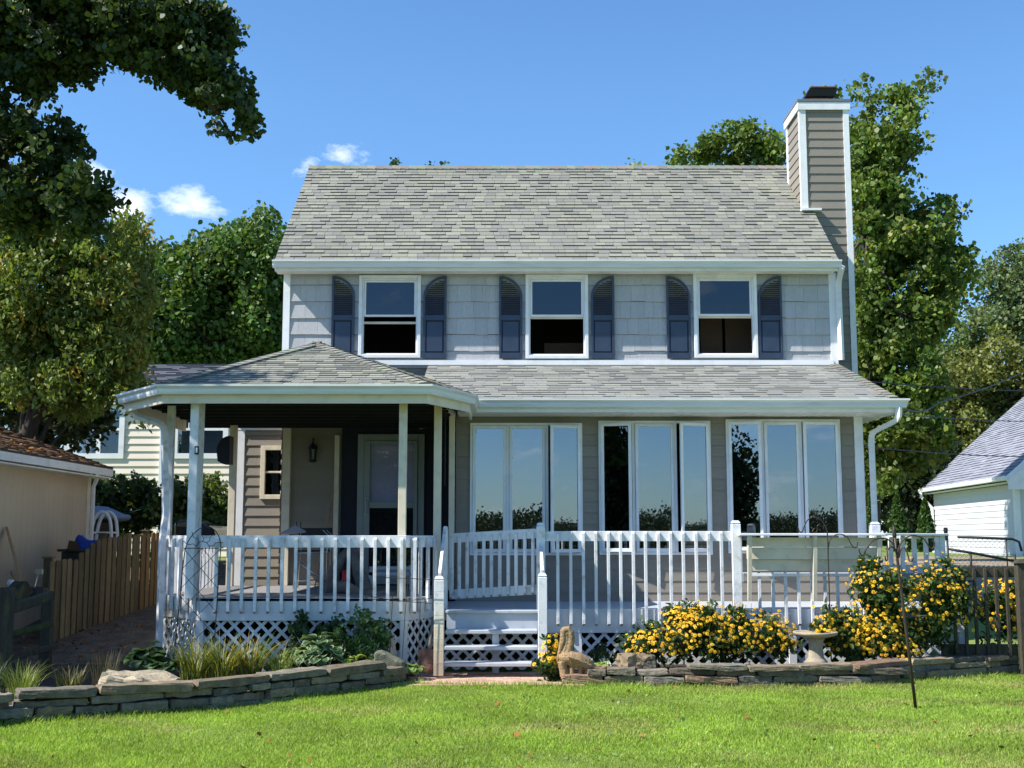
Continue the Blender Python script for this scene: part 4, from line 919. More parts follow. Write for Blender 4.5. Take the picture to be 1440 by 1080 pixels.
# pelican statue
def pelican():
    Y = 13.98; k = Y/FPX; base = P(812, 951, Y); mb = MB()
    W = lambda px, py, d=0: P(px, py, Y)+V((0, d, 0))
    def loft(pts): # (px,py,rz_px,ry)
        n = 14; vs = []
        for i, (x, y, rz, ry) in enumerate(pts):
            c = W(x, y); a = pts[max(i-1, 0)]; b = pts[min(i+1, len(pts)-1)]; d = V((b[0]-a[0], 0, -(b[1]-a[1]))).normalized(); nrm = V((-d.z, 0, d.x))
            for j in range(n): th = 2*math.pi*j/n; vs.append(c+nrm*(math.cos(th)*rz*k)+V((0, math.sin(th)*ry*k, 0)))
        m = len(pts); mb.mesh(vs, [(i*n+j, i*n+(j+1) % n, (i+1)*n+(j+1) % n, (i+1)*n+j) for i in range(m-1) for j in range(n)]+[tuple(range(n))[::-1], tuple((m-1)*n+j for j in range(n))])
    loft([(787, 927, 6, 6), (793, 925, 9, 9), (803, 925.5, 10.5, 12), (815, 928, 10, 12), (825, 932, 8, 9), (833, 938, 5, 6), (836, 943, 2, 3)])   # body and tail
    loft([(797, 926, 7, 7), (800, 915, 5.6, 5.6), (802.5, 906, 5, 5), (803.5, 897, 4.9, 5), (802.5, 889, 5, 5.4), (799, 884.5, 4.6, 5), (793, 886, 4.4, 4.8), (790, 889, 3.5, 4)])   # neck and head
    loft([(793, 887, 5, 5), (792.5, 895, 4.6, 4.2), (791, 904, 4.4, 4), (788, 914, 3.2, 3), (785, 924, 2.2, 2), (784, 930, 1.2, 1.4)])   # bill on the breast
    loft([(797, 889, 5, 4.4), (797.5, 898, 4.4, 3.6), (797, 908, 4.6, 3.8), (793, 920, 4.5, 4.5)])
    loft([(790, 930, 6, 8), (792, 940, 6, 7), (794, 951, 6.5, 8)]); loft([(804, 934, 4, 6), (804, 951, 4, 6)]); loft([(817, 936, 4, 6), (816, 944, 3.5, 5), (816, 951, 4, 6)]); loft([(826, 938, 4, 5), (827, 951, 5, 6)])
    for s in (-1, 1):  # folded wing
        for i in range(5): a = W(798+i*2, 922+i*2.4, s*(.105-.012*i)); b = W(833-i*1.2, 936+i*1.0, s*(.06)); mb.tube([a, a.lerp(b, .5)+V((0, s*.012, .004)), b], [.012, .013, .006], 6)
    o = mb.build('pelican_statue', M['concrete'], origin=(base.x, Y, base.z)); remesh(o, .0065, .009, .02)
    props(o, 'brown carved pelican statue with its bill on its breast beside the steps', 'statue')
pelican()
# bird bath
Y = 14.25; b = P(1148, 934, Y); zt_ = PZ(888, Y)
t = thing('bird_bath', 'sandy stone bird bath in front of the bench', 'bird bath', (b.x, Y, b.z)); h = zt_-b.z
mb = MB(); mb.lathe((b.x, Y, b.z), [(.13, 0), (.13, .03), (.115, .05), (.09, .08), (.08, h*.5), (.085, h-.12), (.11, h-.07)], 20); mb.build('pedestal', M['bath'], t, smooth=True)
mb = MB(); mb.lathe((b.x, Y, b.z), [(.10, h-.075), (.19, h-.055), (.245, h-.035), (.258, h-.01), (.25, h), (.225, h-.005), (.15, h-.025), (.01, h-.03)], 32); mb.build('basin', M['bath'], t, smooth=True)
# shepherd hooks
def arc_pts(pts): # catmull through pixel points
    out = []; p = [V(x) for x in pts]; p = [p[0]]+p+[p[-1]]
    for i in range(1, len(p)-2):
        for j in range(6):
            t = j/6; a, b, c, d = p[i-1], p[i], p[i+1], p[i+2]
            out.append(.5*((2*b)+(c-a)*t+(2*a-5*b+4*c-d)*t*t+(3*b-a-3*c+d)*t*t*t))
    out.append(p[-2]); return out
Y = 14.5; t = thing('shepherd_hook', 'thin rusty double hook pole standing in the flowers before the bench', 'garden hook', P(1168, 900, Y))
mb = MB(); mb.tube(arc_pts([P(x, y, Y) for x, y in [(1169, 930), (1167, 860), (1164.5, 780), (1163, 748), (1156, 733), (1147, 727.5), (1137, 730), (1131, 740), (1128, 748), (1124, 747), (1122, 741)]]), .0075, 6); mb.build('pole', M['iron'], t, smooth=True)
mb = MB(); mb.tube(arc_pts([P(x, y, Y) for x, y in [(1165, 792), (1165, 768), (1170, 756), (1180, 751), (1191, 755), (1196, 764), (1201, 770), (1205, 768), (1206, 762)]]), .0065, 6); mb.build('hook', M['iron'], t, smooth=True)
mb = MB()
for c in [[(1142, 747), (1145, 743), (1150, 744), (1147, 749), (1142, 747)], [(1149, 740), (1153, 736), (1156, 741), (1159, 737), (1158, 744)]]: mb.tube([P(x, y, Y) for x, y in c], .003, 4)
mb.build('bird_ornament', M['iron'], t)
Y = 12.9; Yb = G(1288, 998).y; t = thing('shepherd_hook', 'leaning bronze pole with a pointed tip and four curled hooks on the lawn', 'garden hook', G(1288, 998))
pb = G(1288, 998); pt = P(1258, 752, Yb+.05); pm = P(1262, 787, Yb+.04); mb = MB(); mb.tube([pb, pb.lerp(pm, .5), pm, pt], [.016, .016, .014, .013], 8); mb.tube([P(1258, 756, Yb+.05), P(1258, 752, Yb+.05), P(1257, 747, Yb+.05), P(1256, 738, Yb+.05)], [.016, .022, .016, .003], 6); mb.build('pole', M['iron'], t, smooth=True)
for dy, pts in ((0, [(1261, 780), (1255, 764), (1243, 757), (1228, 760), (1218, 772), (1213, 781), (1209, 777), (1208, 772)]), (0, [(1262, 778), (1268, 762), (1282, 753), (1298, 757), (1306, 768), (1311, 772), (1314, 766), (1312, 760)]),
                (-.12, [(1262, 785), (1259, 774), (1252, 769), (1246, 774), (1245, 786), (1242, 788), (1240, 782)]), (-.1, [(1264, 785), (1266, 774), (1270, 770), (1274, 778), (1276, 788), (1279, 789), (1280, 784)])):
    mb = MB(); mb.tube(arc_pts([P(x, y, Yb)+V((0, dy*i/7, 0)) for i, (x, y) in enumerate(pts)]), .007, 6); mb.build('hook', M['iron'], t, smooth=True)
# trellis with a sun
Y = 14.38; t = thing('trellis', 'thin black wire trellis with a sun motif against the left railing', 'trellis', P(277, 955, Y)); T = lambda x, y: P(x, y, Y)
mb = MB(); mb.tube(arc_pts([T(*q) for q in [(243, 940), (252, 850), (258, 790), (263, 765), (274, 749), (289, 740.5), (302, 746), (310, 762), (309, 790), (305, 850), (299, 940)]]), .006, 5); mb.tube([T(258, 771), T(311, 771)], .005, 5); mb.build('frame', M['black'], t)
mb = MB()
def wl(x, y): return 258-(y-771)*.088 if 1 else 0
def wr(y): return 311-(y-771)*.066
n = 5; yy0 = 771; st = 33
for k in range(6):
    y0 = 771+k*st
    for s in (0, 1):
        a = (wl(0, y0), y0) if s == 0 else (wr(y0), y0); y1 = min(y0+2*st*.87, 945); b = (wr(y1), y1) if s == 0 else (wl(0, y1), y1)
        mb.tube([T(*a), T(*b)], .0035, 4)
for s in (0, 1): mb.tube([T(284.5, 771), T(*((wr(771+st*.9), 771+st*.9) if s else (wl(0, 771+st*.9), 771+st*.9)))], .0035, 4)
mb.build('wires', M['black'], t)
mb = MB(); mb.tube([T(285+9.5*math.cos(a), 771-9.5*math.sin(a)) for a in np.linspace(0, math.pi, 9)], .004, 4)
for a in (.35, .95, 1.57, 2.15, 2.8):
    mb.tube([T(285+(10+5*j)*math.cos(a)+1.8*math.sin(j*2)*math.sin(a), 771-(10+4.2*j)*math.sin(a)+1.8*math.sin(j*2)*math.cos(a)) for j in range(5)], .004, 4)
mb.build('sun_motif', M['black'], t)
# thin wire fence section in front of the right porch corner
t = thing('wire_plant_support', 'thin wire plant support in front of the right end of the porch railing', 'plant support', P(570, 935, 14.3)); mb = MB(); Y = 14.3
for q in [[(520, 842), (548, 843), (580, 846), (608, 848)], [(520, 838), (560, 845), (610, 841)], [(541, 812), (575, 813), (608, 815)], [(575, 812), (570, 870), (566, 935)], [(553, 838), (551, 880), (549, 930)], [(592, 845), (590, 890), (589, 935)]]: mb.tube([T(*a)+V((0, -.08, 0)) for a in q], .004, 4)
mb.build('wires', M['iron'], t)
# ------------------------------------------------ garden plants
GREEN = (.055, .095, .022)
def blades(name, n, cx, cy, z, rx, ry, h, wd, base, parent, lean=.5, curl=.6, seg=4, m='leaf', alt=None, alt_p=0):
    vs = []; fs = []; cols = []
    for i in range(n):
        a = random.random()*6.283; r_ = math.sqrt(random.random()); x = cx+rx*r_*math.cos(a)*.6; y = cy+ry*r_*math.sin(a)*.6; hh = h*random.uniform(.55, 1.15); th = a+random.uniform(-.8, .8); le = lean*random.uniform(.3, 1.3); b = len(vs); w0 = wd*random.uniform(.7, 1.2)
        sd = V((-math.sin(th), math.cos(th), 0)); o = V((math.cos(th), math.sin(th), 0))
        for k in range(seg+1):
            t = k/seg; p = V((x, y, z))+o*(hh*le*t*t)+V((0, 0, hh*(t-curl*le*t*t*t*.55))); ww = w0*(1-t*.92)
            vs += [p-sd*ww/2, p+sd*ww/2]
        c = base if random.random() >= alt_p else alt; kx = random.uniform(.7, 1.3)
        for k in range(seg): fs.append((b+2*k, b+2*k+1, b+2*k+3, b+2*k+2)); cols.append(tuple(q*kx for q in c))
    mb = MB(); mb.v = [tuple(v) for v in vs]; mb.f = fs; mb.t = cols; return mb.build(name, M[m], parent, fix=False)
def grass_clump(px, py, Y, n, r_, h, wd, base, label, name='ornamental_grass', cat='plant', group=None, z=.08, **k):
    x = gx(px, py, Y); t = thing(name, label, cat, (x, Y, z), group); blades('blades', n, x, Y, z, r_, r_, h, wd, base, t, **k); return t
LIME = (.22, .27, .055); DUSK = (.045, .07, .03); STRAW = (.26, .2, .08)
grass_clump(32, 960, 12.3, 170, .22, .36, .011, LIME, 'bright lime grass tuft behind the far left stone edging', lean=.7)
grass_clump(-8, 955, 12.6, 90, .2, .4, .012, DUSK, 'dark grass tuft at the left edge of the bed', lean=.6)
grass_clump(98, 958, 12.7, 140, .2, .28, .012, DUSK, 'low dark tuft right of the lime grass', lean=.6, alt=STRAW, alt_p=.3)
grass_clump(150, 955, 12.9, 130, .24, .42, .008, DUSK, 'wispy dark grass with dry stems behind the pale boulder', lean=.35, alt=(.16, .11, .06), alt_p=.5)
grass_clump(272, 955, 13.5, 170, .24, .52, .018, (.10, .14, .03), 'green and yellow lily clump left of the trellis base', name='daylily', lean=.7, alt=(.42, .36, .06), alt_p=.25)
grass_clump(310, 955, 13.5, 170, .24, .56, .018, (.10, .14, .03), 'arching lily clump right under the trellis with yellow blades', name='daylily', lean=.8, alt=(.42, .36, .06), alt_p=.25)
grass_clump(350, 955, 13.6, 170, .24, .56, .018, (.10, .15, .03), 'yellowing lily clump between the trellis and the hostas', name='daylily', lean=.8, alt=(.38, .26, .06), alt_p=.3)
grass_clump(392, 956, 13.6, 140, .2, .42, .016, (.13, .19, .035), 'bright green lily clump left of the large hosta', name='daylily', lean=.7, alt=(.35, .33, .06), alt_p=.15)
def hosta(px, py, Y, r_, h, n, base, label, edge=None, z=.08, lw=.085, ll=.2):
    x = gx(px, py, Y); t = thing('hosta', label, 'plant', (x, Y, z)); mb = MB()
    for i in range(n):
        a = random.random()*6.283; ring = random.random()**.6; o = V((math.cos(a), math.sin(a), 0)); s = V((-o.y, o.x, 0)); k = random.uniform(.7, 1.25); c = tuple(q*k for q in base)
        st = V((x, Y, z))+o*(r_*ring*.55)+V((0, 0, h*(1-ring*.55)*random.uniform(.75, 1.05))); ln = ll*random.uniform(.7, 1.2); w_ = lw*random.uniform(.75, 1.15); dr = random.uniform(.1, 1.0)+ring*.5
        mb.tube([V((x, Y, z)), st], .004, 4, c); prev = None
        rows = []
        for j in range(6):
            u = j/5; q = st+o*(ln*u*math.cos(dr*u))+V((0, 0, ln*(.18*u-.55*dr*u*u))); ww = w_*math.sin(math.pi*min(1, u*.92+.08))**.8 if j < 5 else .0
            rows.append((q, ww))
        for j in range(5):
            (q0, w0), (q1, w1) = rows[j], rows[j+1]; upz = V((0, 0, .25))
            for sg in (-1, 1):
                if edge:
                    mb.face([q0, q0+s*(sg*w0*.78)+upz*w0*.78, q1+s*(sg*w1*.78)+upz*w1*.78, q1], c)
                    mb.face([q0+s*(sg*w0*.78)+upz*w0*.78, q0+s*(sg*w0)+upz*w0, q1+s*(sg*w1)+upz*w1, q1+s*(sg*w1*.78)+upz*w1*.78], edge)
                else: mb.face([q0, q0+s*(sg*w0)+upz*w0, q1+s*(sg*w1)+upz*w1, q1], c)
    mb.build('foliage', M['leaf'], t, fix=False); return t
hosta(450, 950, 14.0, .44, .50, 100, (.06, .13, .045), 'large hosta with pale edged leaves under the middle of the left railing', (.32, .38, .20), ll=.18)
hosta(415, 945, 14.15, .26, .30, 35, (.05, .10, .035), 'smaller hosta left of the large pale edged hosta', (.25, .32, .15), ll=.16)
hosta(500, 950, 13.95, .30, .24, 40, (.34, .42, .075), 'lime green hosta left of the wedge stone', None, ll=.15, lw=.05)
hosta(580, 950, 14.2, .16, .14, 24, (.14, .24, .05), 'small hosta between the wedge stone and the shovel', (.34, .38, .16), ll=.13, lw=.05)
hosta(207, 945, 14.0, .30, .40, 60, (.04, .085, .03), 'dark leafy hosta at the left corner of the deck', None, ll=.18)
hosta(232, 950, 13.8, .2, .26, 30, (.04, .085, .03), 'low dark hosta between the downspout and the lilies', None, ll=.15)
hosta(823+22, 936, 14.5, .13, .12, 18, (.26, .38, .06), 'small bright hosta behind the pelican statue', None, ll=.11, lw=.045)
def bush(name, label, blobs, n, per, cs, ls, base, cat='bush', stems=12, origin=None, group=None, **k):
    o = origin or V((blobs[0][0].x, blobs[0][0].y, blobs[0][0].z-blobs[0][1][2])); t = thing(name, label, cat, o, group); cc = crown('foliage', blobs, n, per, cs, ls, base, t, shell=.3, **k); mb = MB()
    for i in range(stems): e = V(cc[random.randrange(len(cc))]); limb(mb, V(o)+V((random.uniform(-.1, .1), random.uniform(-.1, .1), -.03)), e, .008, .003, .1, 4, 4)
    mb.build('stem', M['leaf'], t); return t, cc
bush('fern_bush', 'feathery bright green bush right of the large hosta', blobpx([(480, 920, 30, 24), (512, 918, 28, 26), (468, 900, 20, 18)], 14.25, dy=.18), 260, 46, .03, .03, (.07, .15, .035), elong=2.5)
bush('climbing_plant', 'dark leafy climber on the lattice behind the large hosta', blobpx([(438, 895, 30, 24), (420, 880, 14, 16), (470, 885, 18, 16)], 14.45, dy=.1), 110, 26, .04, .055, (.04, .075, .025))
bush('rose_bush', 'spindly green plant with pale leaves climbing the lattice near the steps', blobpx([(522, 885, 24, 28), (538, 898, 16, 24), (500, 878, 14, 20)], 14.4, dy=.1), 80, 16, .05, .055, (.10, .17, .06))
bush('low_shrub', 'dark low shrub behind the pelican statue against the lattice', blobpx([(850, 915, 18, 16), (838, 925, 10, 10)], 14.7, dy=.1), 60, 22, .03, .035, (.05, .08, .035))
# black eyed susans
def susans(label, blobs, nf, nl, front=True, z0=.1, extra=None, fsize=.030):
    o = V((blobs[0][0].x, blobs[0][0].y, z0)); t = thing('coneflower_bush', label, 'flowers', o, 'yellow coneflower clumps')
    crown('foliage', blobs, nl, 26, .055, .075, (.045, .085, .022), t, shell=.2, elong=2.6)
    prob = np.array([b[1][0]*b[1][2] for b in blobs]); prob = prob/prob.sum(); pet = MB(); con = MB(); st = MB()
    for i in range(nf):
        b = blobs[rng.choice(len(blobs), p=prob)]; d = V(rng.normal(size=3)); d.normalize()
        if front and random.random() < .8: d.y = -abs(d.y)
        if d.z < -.5: d.z *= -.6
        rr_ = random.uniform(.72, 1.12) if random.random() < .85 else random.uniform(1.1, 1.38); c = b[0]+V((d.x*b[1][0], d.y*b[1][1], d.z*b[1][2]))*rr_
        if c.z < z0+.03: continue
        n = (d+V((random.uniform(-.5, .5), random.uniform(-.9, .1), random.uniform(.0, .9)))).normalized(); a = n.orthogonal().normalized(); bb = n.cross(a); r_ = fsize*random.uniform(.75, 1.15); k = random.uniform(.8, 1.1); col = (k, k*random.uniform(.8, 1.05), 1)
        npet = 9; ph = random.random()
        for j in range(npet):
            th = 2*math.pi*(j+ph)/npet; u = a*math.cos(th)+bb*math.sin(th); v = n.cross(u); dr = n*(-.25*r_*random.random())
            pet.face([c+u*r_*.18-v*r_*.08, c+u*r_*.62-v*r_*.2+dr*.3, c+u*r_+dr, c+u*r_*.62+v*r_*.2+dr*.3, c+u*r_*.18+v*r_*.08], col)
        q = r_*.24; top = c+n*q*1.1; ring = [c+(a*math.cos(x)+bb*math.sin(x))*q+n*.002 for x in np.linspace(0, 5.24, 6)]
        for j in range(6): con.face([ring[j], ring[(j+1) % 6], top])
        if random.random() < .5 or rr_ > 1.1: st.tube([c-n*.003, c-n*.02+V((0, 0, -.06)), c.lerp(b[0], .35)+V((0, 0, -.10))], .0024, 3, (.06, .1, .03))
    f = pet.build('petals', M['flower'], t, fix=False); f['kind'] = 'stuff'; g = con.build('cones', M['cone'], t, fix=False); g['kind'] = 'stuff'
    stem = st.build('flower_stems', M['leaf'], t, fix=False); stem['kind'] = 'stuff'
susans('broad yellow coneflower clump in the middle, below the railing', blobpx([(925, 905, 48, 26), (985, 890, 50, 40), (1045, 895, 50, 40, .05), (1090, 895, 28, 30, .1), (965, 870, 36, 18, .1)], 14.62, dy=.36), 900, 430, fsize=.0245)
susans('tall yellow coneflower clump at the right end of the deck', blobpx([(1250, 850, 55, 52), (1300, 850, 52, 55, .1), (1225, 815, 30, 30, .05), (1330, 850, 30, 60, .2), (1265, 900, 40, 30)], 14.65, dy=.32), 620, 520, fsize=.0245)
susans('low yellow coneflower clump around the bird bath', blobpx([(1200, 895, 40, 40), (1235, 900, 40, 38), (1165, 880, 22, 30), (1270, 915, 20, 20)], 14.5, dy=.25), 560, 250, fsize=.0245)
susans('small yellow coneflower clump between the step post and the pelican', blobpx([(772, 930, 16, 24), (785, 940, 16, 16), (776, 905, 12, 12)], 14.1, dy=.12), 70, 50, z0=.03)
susans('yellow coneflowers growing behind the dark picket fence', blobpx([(1400, 860, 30, 50), (1428, 850, 24, 50)], 15.6, dy=.25), 200, 140)
# ------------------------------------------------ right fences
YP2 = 14.85
def picket_fence_right():
    t = thing('picket_fence', 'dark low picket fence with a capped post at the right edge', 'fence', (gx(1400, 900, YP2), YP2, .1)); z = lambda y: PZ(y, YP2)
    mb = MB(); mb.box(gx(1335, 810, YP2), gx(1432, 810, YP2), YP2+.0, YP2+.04, z(812), z(797)); mb.build('fence_rail', M['oldwood'], t, bevel=.004); mb = MB(); mb.box(gx(1320, 810, YP2), gx(1432, 810, YP2), YP2+.0, YP2+.04, z(922), z(906)); mb.build('fence_rail', M['oldwood'], t, bevel=.004)
    for px in (1342, 1357, 1371.5, 1387, 1402, 1417): mb = MB(); x = gx(px, 860, YP2); mb.box(x-.02, x+.02, YP2-.03, YP2-.002, z(924), z(799)); mb.build('picket', M['oldwood'], t, bevel=.004)
    mb = MB(); x = gx(1438, 860, YP2-.1); mb.box(x-.055, x+.055, YP2-.15, YP2-.04, .0, z(792)); mb.mesh([(x-.08, YP2-.18, z(792)), (x+.08, YP2-.18, z(792)), (x+.08, YP2-.01, z(792)), (x-.08, YP2-.01, z(792)), (x-.02, YP2-.12, z(786)), (x+.02, YP2-.12, z(786)), (x+.02, YP2-.07, z(786)), (x-.02, YP2-.07, z(786))],
        [(0, 1, 2, 3), (4, 5, 6, 7), (0, 1, 5, 4), (1, 2, 6, 5), (2, 3, 7, 6), (3, 0, 4, 7)]); mb.build('fence_post', M['oldwood'], t, bevel=.006)
picket_fence_right()
def chain_fence():
    Y = 16.5; z = lambda y: PZ(y, Y); X = lambda x: gx(x, 780, Y); t = thing('chain_link_gate', 'thin black chain link gate behind the dark picket fence', 'gate', (X(1390), Y, z(800)))
    mb = MB(); mb.tube([(X(1348), Y, z(755)), (X(1425), Y, z(758)), (X(1434), Y, z(762)), (X(1437), Y, z(775))], .018, 8); mb.tube([(X(1334), Y, z(772)), (X(1375), Y, z(779)), (X(1425), Y, z(789))], .018, 8)
    for x, a, b in ((1333, 750, 860), (1365, 778, 812), (1416, 758, 800), (1427, 780, 812)): mb.tube([(X(x), Y, z(a)), (X(x), Y, z(b))], .016 if x != 1416 else .008, 8)
    mb.build('gate_frame', M['black'], t, smooth=True)
    mb = MB(); s = .065; x0, x1, z0, z1 = X(1336), X(1424), z(800), z(757); n = int((x1-x0)/s)
    for i in range(-8, n+1):
        for sg in (1, -1):
            a = x0+i*s if sg > 0 else x0+(i+8)*s; H = z1-z0; p = (a, z0); q = (a+sg*H, z1)
            c = clip([p, (p[0]+.002, p[1]), (q[0]+.002, q[1]), q], [(x0, z0), (x1, z0), (x1, z1), (x0, z1)])
            if len(c) > 2:
                lo = min(c, key=lambda k: k[1]); hi = max(c, key=lambda k: k[1]); mb.tube([(lo[0], Y+.02, lo[1]), (hi[0], Y+.02, hi[1])], .0022, 3)
    o = mb.build('mesh', M['metal'], t)
    mb = MB(); mb.box(X(1321)-.02, X(1321)+.02, Y-.3, Y-.26, z(760), z(742)); mb.lathe((X(1321), Y-.28, z(748)), [(.01, 0), (.03, .01), (.03, .04), (.01, .05)], 10); mb.build('latch_knob', M['black'], t)
chain_fence()
# ------------------------------------------------ neighbour garages and house
def right_garage():
    t = thing('white_garage', 'white sided garage with a pale blue grey shingle roof at the right edge', 'garage', (15.9, 40, 1))
    near = P(1430, 700, 38.); far = P(1313, 700, 48.); near.z = far.z = 0; d = (far-near); Ln = d.length; u = d.normalized(); out = V((-u.y, u.x, 0))
    if out.x > 0: out = -out
    zb0, zt0 = .9, PZ(680, 38)
    mb = MB(); lap(mb, near, u, out, (0, Ln), zb0, zt0, .2, lip=.02); mb.build('side_wall', M['vinyl'], t, fix=False)
    mb = MB(); rt = -out; W_ = 7.; rise = 3.8; lap(mb, near+rt*W_, -rt, -u, lambda z: (0+max(0, (z-zt0)/rise*3.5), W_-max(0, (z-zt0)/rise*3.5)), zb0, zt0+rise, .2, lip=.02); mb.build('gable_wall', M['vinyl'], t, fix=False)
    mb = MB(); c = near-u*.02+out*.02; mb.bar(c+V((0, 0, zb0)), c+V((0, 0, zt0)), .16, .16, up=(0, 1, 0)); mb.build('corner_board', M['white'], t)
    ze = PZ(669, 37.5); E0 = near-u*.5+out*.4; E1 = far+u*.4+out*.4; E0.z = E1.z = ze; R0_ = E0-out*4.1+V((0, 0, 3.6)); R1_ = E1-out*4.1+V((0, 0, 3.6))
    mb = MB(); shingles(mb, [E1, E0, R0_, R1_], [(.30, .31, .36), (.28, .29, .34), (.32, .33, .38)], exp=.16, wmin=.3, wmax=.9, th=.018)
    mb.prism([R0_, R1_, R1_-out*4.1+V((0, 0, -3.6)), R0_-out*4.1+V((0, 0, -3.6))], (0, 0, .05), (.3, .3, .35)); mb.build('roof', M['roof'], t, fix=False)
    mb = MB(); mb.sweep([E1, E0], [(0, -.14), (.1, -.12), (.12, -.02), (.12, .0), (0, .0)]); mb.build('gutter', M['white'], t)
    mb = MB(); mb.bar(E0+V((0, 0, -.2)), R0_+V((0, 0, -.2)), .06, .34); mb.bar(R0_+V((0, 0, -.2)), R0_-out*4.1+V((0, 0, -3.8)), .06, .34); a = E0+V((0, 0, -.42)); mb.prism([a+V((0, 0, .3)), a, a-out*.75, a-out*.75+V((0, 0, .95))], -u*.06); mb.build('rake_board', M['white'], t)
    mb = MB(); mb.prism([E0+V((0, 0, -.2)), E1+V((0, 0, -.2)), E1-out*.4+V((0, 0, -.2)), E0-out*.4+V((0, 0, -.2))], (0, 0, .02)); mb.build('soffit', M['vinyl'], t)
    mb = MB(); g = E1-u*.35+out*.06; f = far-u*.1+out*.1; mb.tube([g+V((0, 0, -.12)), g+V((0, 0, -.3)), V((f.x, f.y, ze-.75)), V((f.x, f.y, 1.))], .07, 4); mb.build('downspout', M['white'], t)
right_garage()
def left_garage():
    t = thing('tan_garage', 'tan panelled garage with brown shingles at the left edge', 'garage', (-7.5, 17, .2)); fx = gx(124, 700, 20.2); Y1 = 20.2; Y0 = 12.5; xw = fx; ze = PZ(664, 20.4)
    mb = MB()
    y = Y0
    while y < Y1: mb.box(xw-.03, xw, y, min(y+.196, Y1), .05, ze-.02); mb.box(xw-.04, xw-.012, y+.196, y+.2, .05, ze-.02); y += .2
    mb.box(xw-5, xw-.04, Y1-.05, Y1, .05, ze); mb.box(xw-5, xw-.04, Y0, Y0+.05, .05, ze); mb.build('wall', M['tan'], t)
    mb = MB(); mb.box(xw-.0, xw+.03, Y1-.12, Y1+.03, .1, ze-.05); mb.build('corner_board', M['cream'], t)
    ex = xw+.25; mb = MB(); shingles(mb, [(ex, Y0-.3, ze+.08), (ex, Y1+.45, ze+.08), (xw-3, Y1+.45, ze+1.25), (xw-3, Y0-.3, ze+1.25)], [(.18, .115, .075), (.16, .105, .07), (.21, .135, .085), (.14, .09, .06)], exp=.13); mb.build('roof', M['roof'], t, fix=False)
    mb = MB(); mb.box(ex-.03, ex, Y0-.3, Y1+.45, ze-.06, ze+.055); mb.bar((ex-.02, Y1+.45, ze-.02), (xw-3, Y1+.45, ze+1.15), .04, .16); mb.box(xw+.001, ex-.03, Y0-.3, Y1+.45, ze-.1, ze-.08); mb.build('fascia', M['white'], t)
    mb = MB(); mb.tube([(xw+.12, Y1+.06, ze-.1), (xw+.06, Y1+.06, ze-.25), (xw+.06, Y1+.06, .4)], .035, 6); mb.build('downspout', M['white'], t)
    mb = MB()
    for i in range(60): c = V((ex-random.random()*1.2, random.uniform(15.5, 18.5), 0)); c.z = ze+.1+(ex-c.x)*.352+.015; rock(mb, c, (.08, .06, .015), random.random()*3, i, .1, 1, (random.uniform(.6, 1), .7, .6))
    o = mb.build('leaf_litter', M['fallen'], origin=(ex, 17, ze)); props(o, 'brown dead leaves lying on the tan garage roof', 'leaves', kind='stuff')
left_garage()
def cream_house():
    Y = 30.; t = thing('cream_house', 'cream sided house with white framed windows behind the left hedge', 'house', (-8, Y, 1)); x0, x1 = gx(90, 640, Y), -2.5; z0, z1 = .8, PZ(563, Y); WN = [(104, 176, 569, 645), (244, 322, 569, 645)]
    hs_ = [(gx(a, 600, Y), gx(b, 600, Y), PZ(d, Y), PZ(c, Y)) for a, b, c, d in WN]
    mb = MB(); lap(mb, (0, Y, 0), (1, 0, 0), (0, -1, 0), (x0, x1), z0, z1, .185, [inset(h, .05) for h in hs_], lip=.03, piece=(2, 4), tv=.03); mb.build('wall', M['yellow'], t, fix=False)
    mb = MB(); mb.box(x0-.03, x0+.14, Y-.05, Y+.1, z0, z1); mb.build('corner_board', M['white'], t); mb = MB(); mb.box(gx(225, 700, Y-.06)-.05, gx(225, 700, Y-.06)+.05, Y-.09, Y-.03, z0, z1); mb.build('downspout', M['white'], t)
    for h in hs_:
        mb = MB(); frame_ring(mb, h, .13, Y-.06, Y+.06); g = inset(h, .13); m_ = (g[0]+g[1])/2; mb.box(m_-.05, m_+.05, Y-.05, Y+.05, g[2], g[3])
        zm_ = g[2]+(g[3]-g[2])*.55; mb.box(g[0], m_-.05, Y-.04, Y+.03, zm_-.03, zm_+.03); mb.box(m_+.05, g[1], Y-.04, Y+.03, zm_-.03, zm_+.03)
        for a, b in ((g[0], m_-.05), (m_+.05, g[1])): c = (a+b)/2; mb.box(c-.01, c+.01, Y-.02, Y+.02, zm_+.03, g[3]); mb.box(a, b, Y-.019, Y+.02, (zm_+g[3])/2-.01, (zm_+g[3])/2+.01)
        wn = mb.build('window', M['white'], t); mb = MB(); mb.box(g[0], g[1], Y+.02, Y+.03, g[2], g[3]); mb.build('pane', M['paneup'], wn)
        mb = MB(); mb.box(g[0], g[1], Y+.3, Y+.32, g[2], g[3]); mb.build('curtain', M['curtain_refl'], wn)
    mb = MB(); ez = z1+.1; shingles(mb, [(x0-.4, Y-.12, ez), (x1, Y-.12, ez), (x1, Y+4, PZ(513, Y+4)), (x0-.4, Y+4, PZ(513, Y+4))], [(.17, .18, .21), (.15, .16, .19), (.2, .2, .23)], exp=.16, wmin=.2, wmax=.6, th=.014); mb.build('roof', M['roof'], t, fix=False)
    mb = MB(); mb.box(x0-.4, x1, Y-.16, Y-.12, ez-.2, ez+.02); mb.box(x0-.4, x1, Y-.12, Y-.03, ez-.2, ez-.18); mb.build('fascia', M['white'], t)
cream_house()
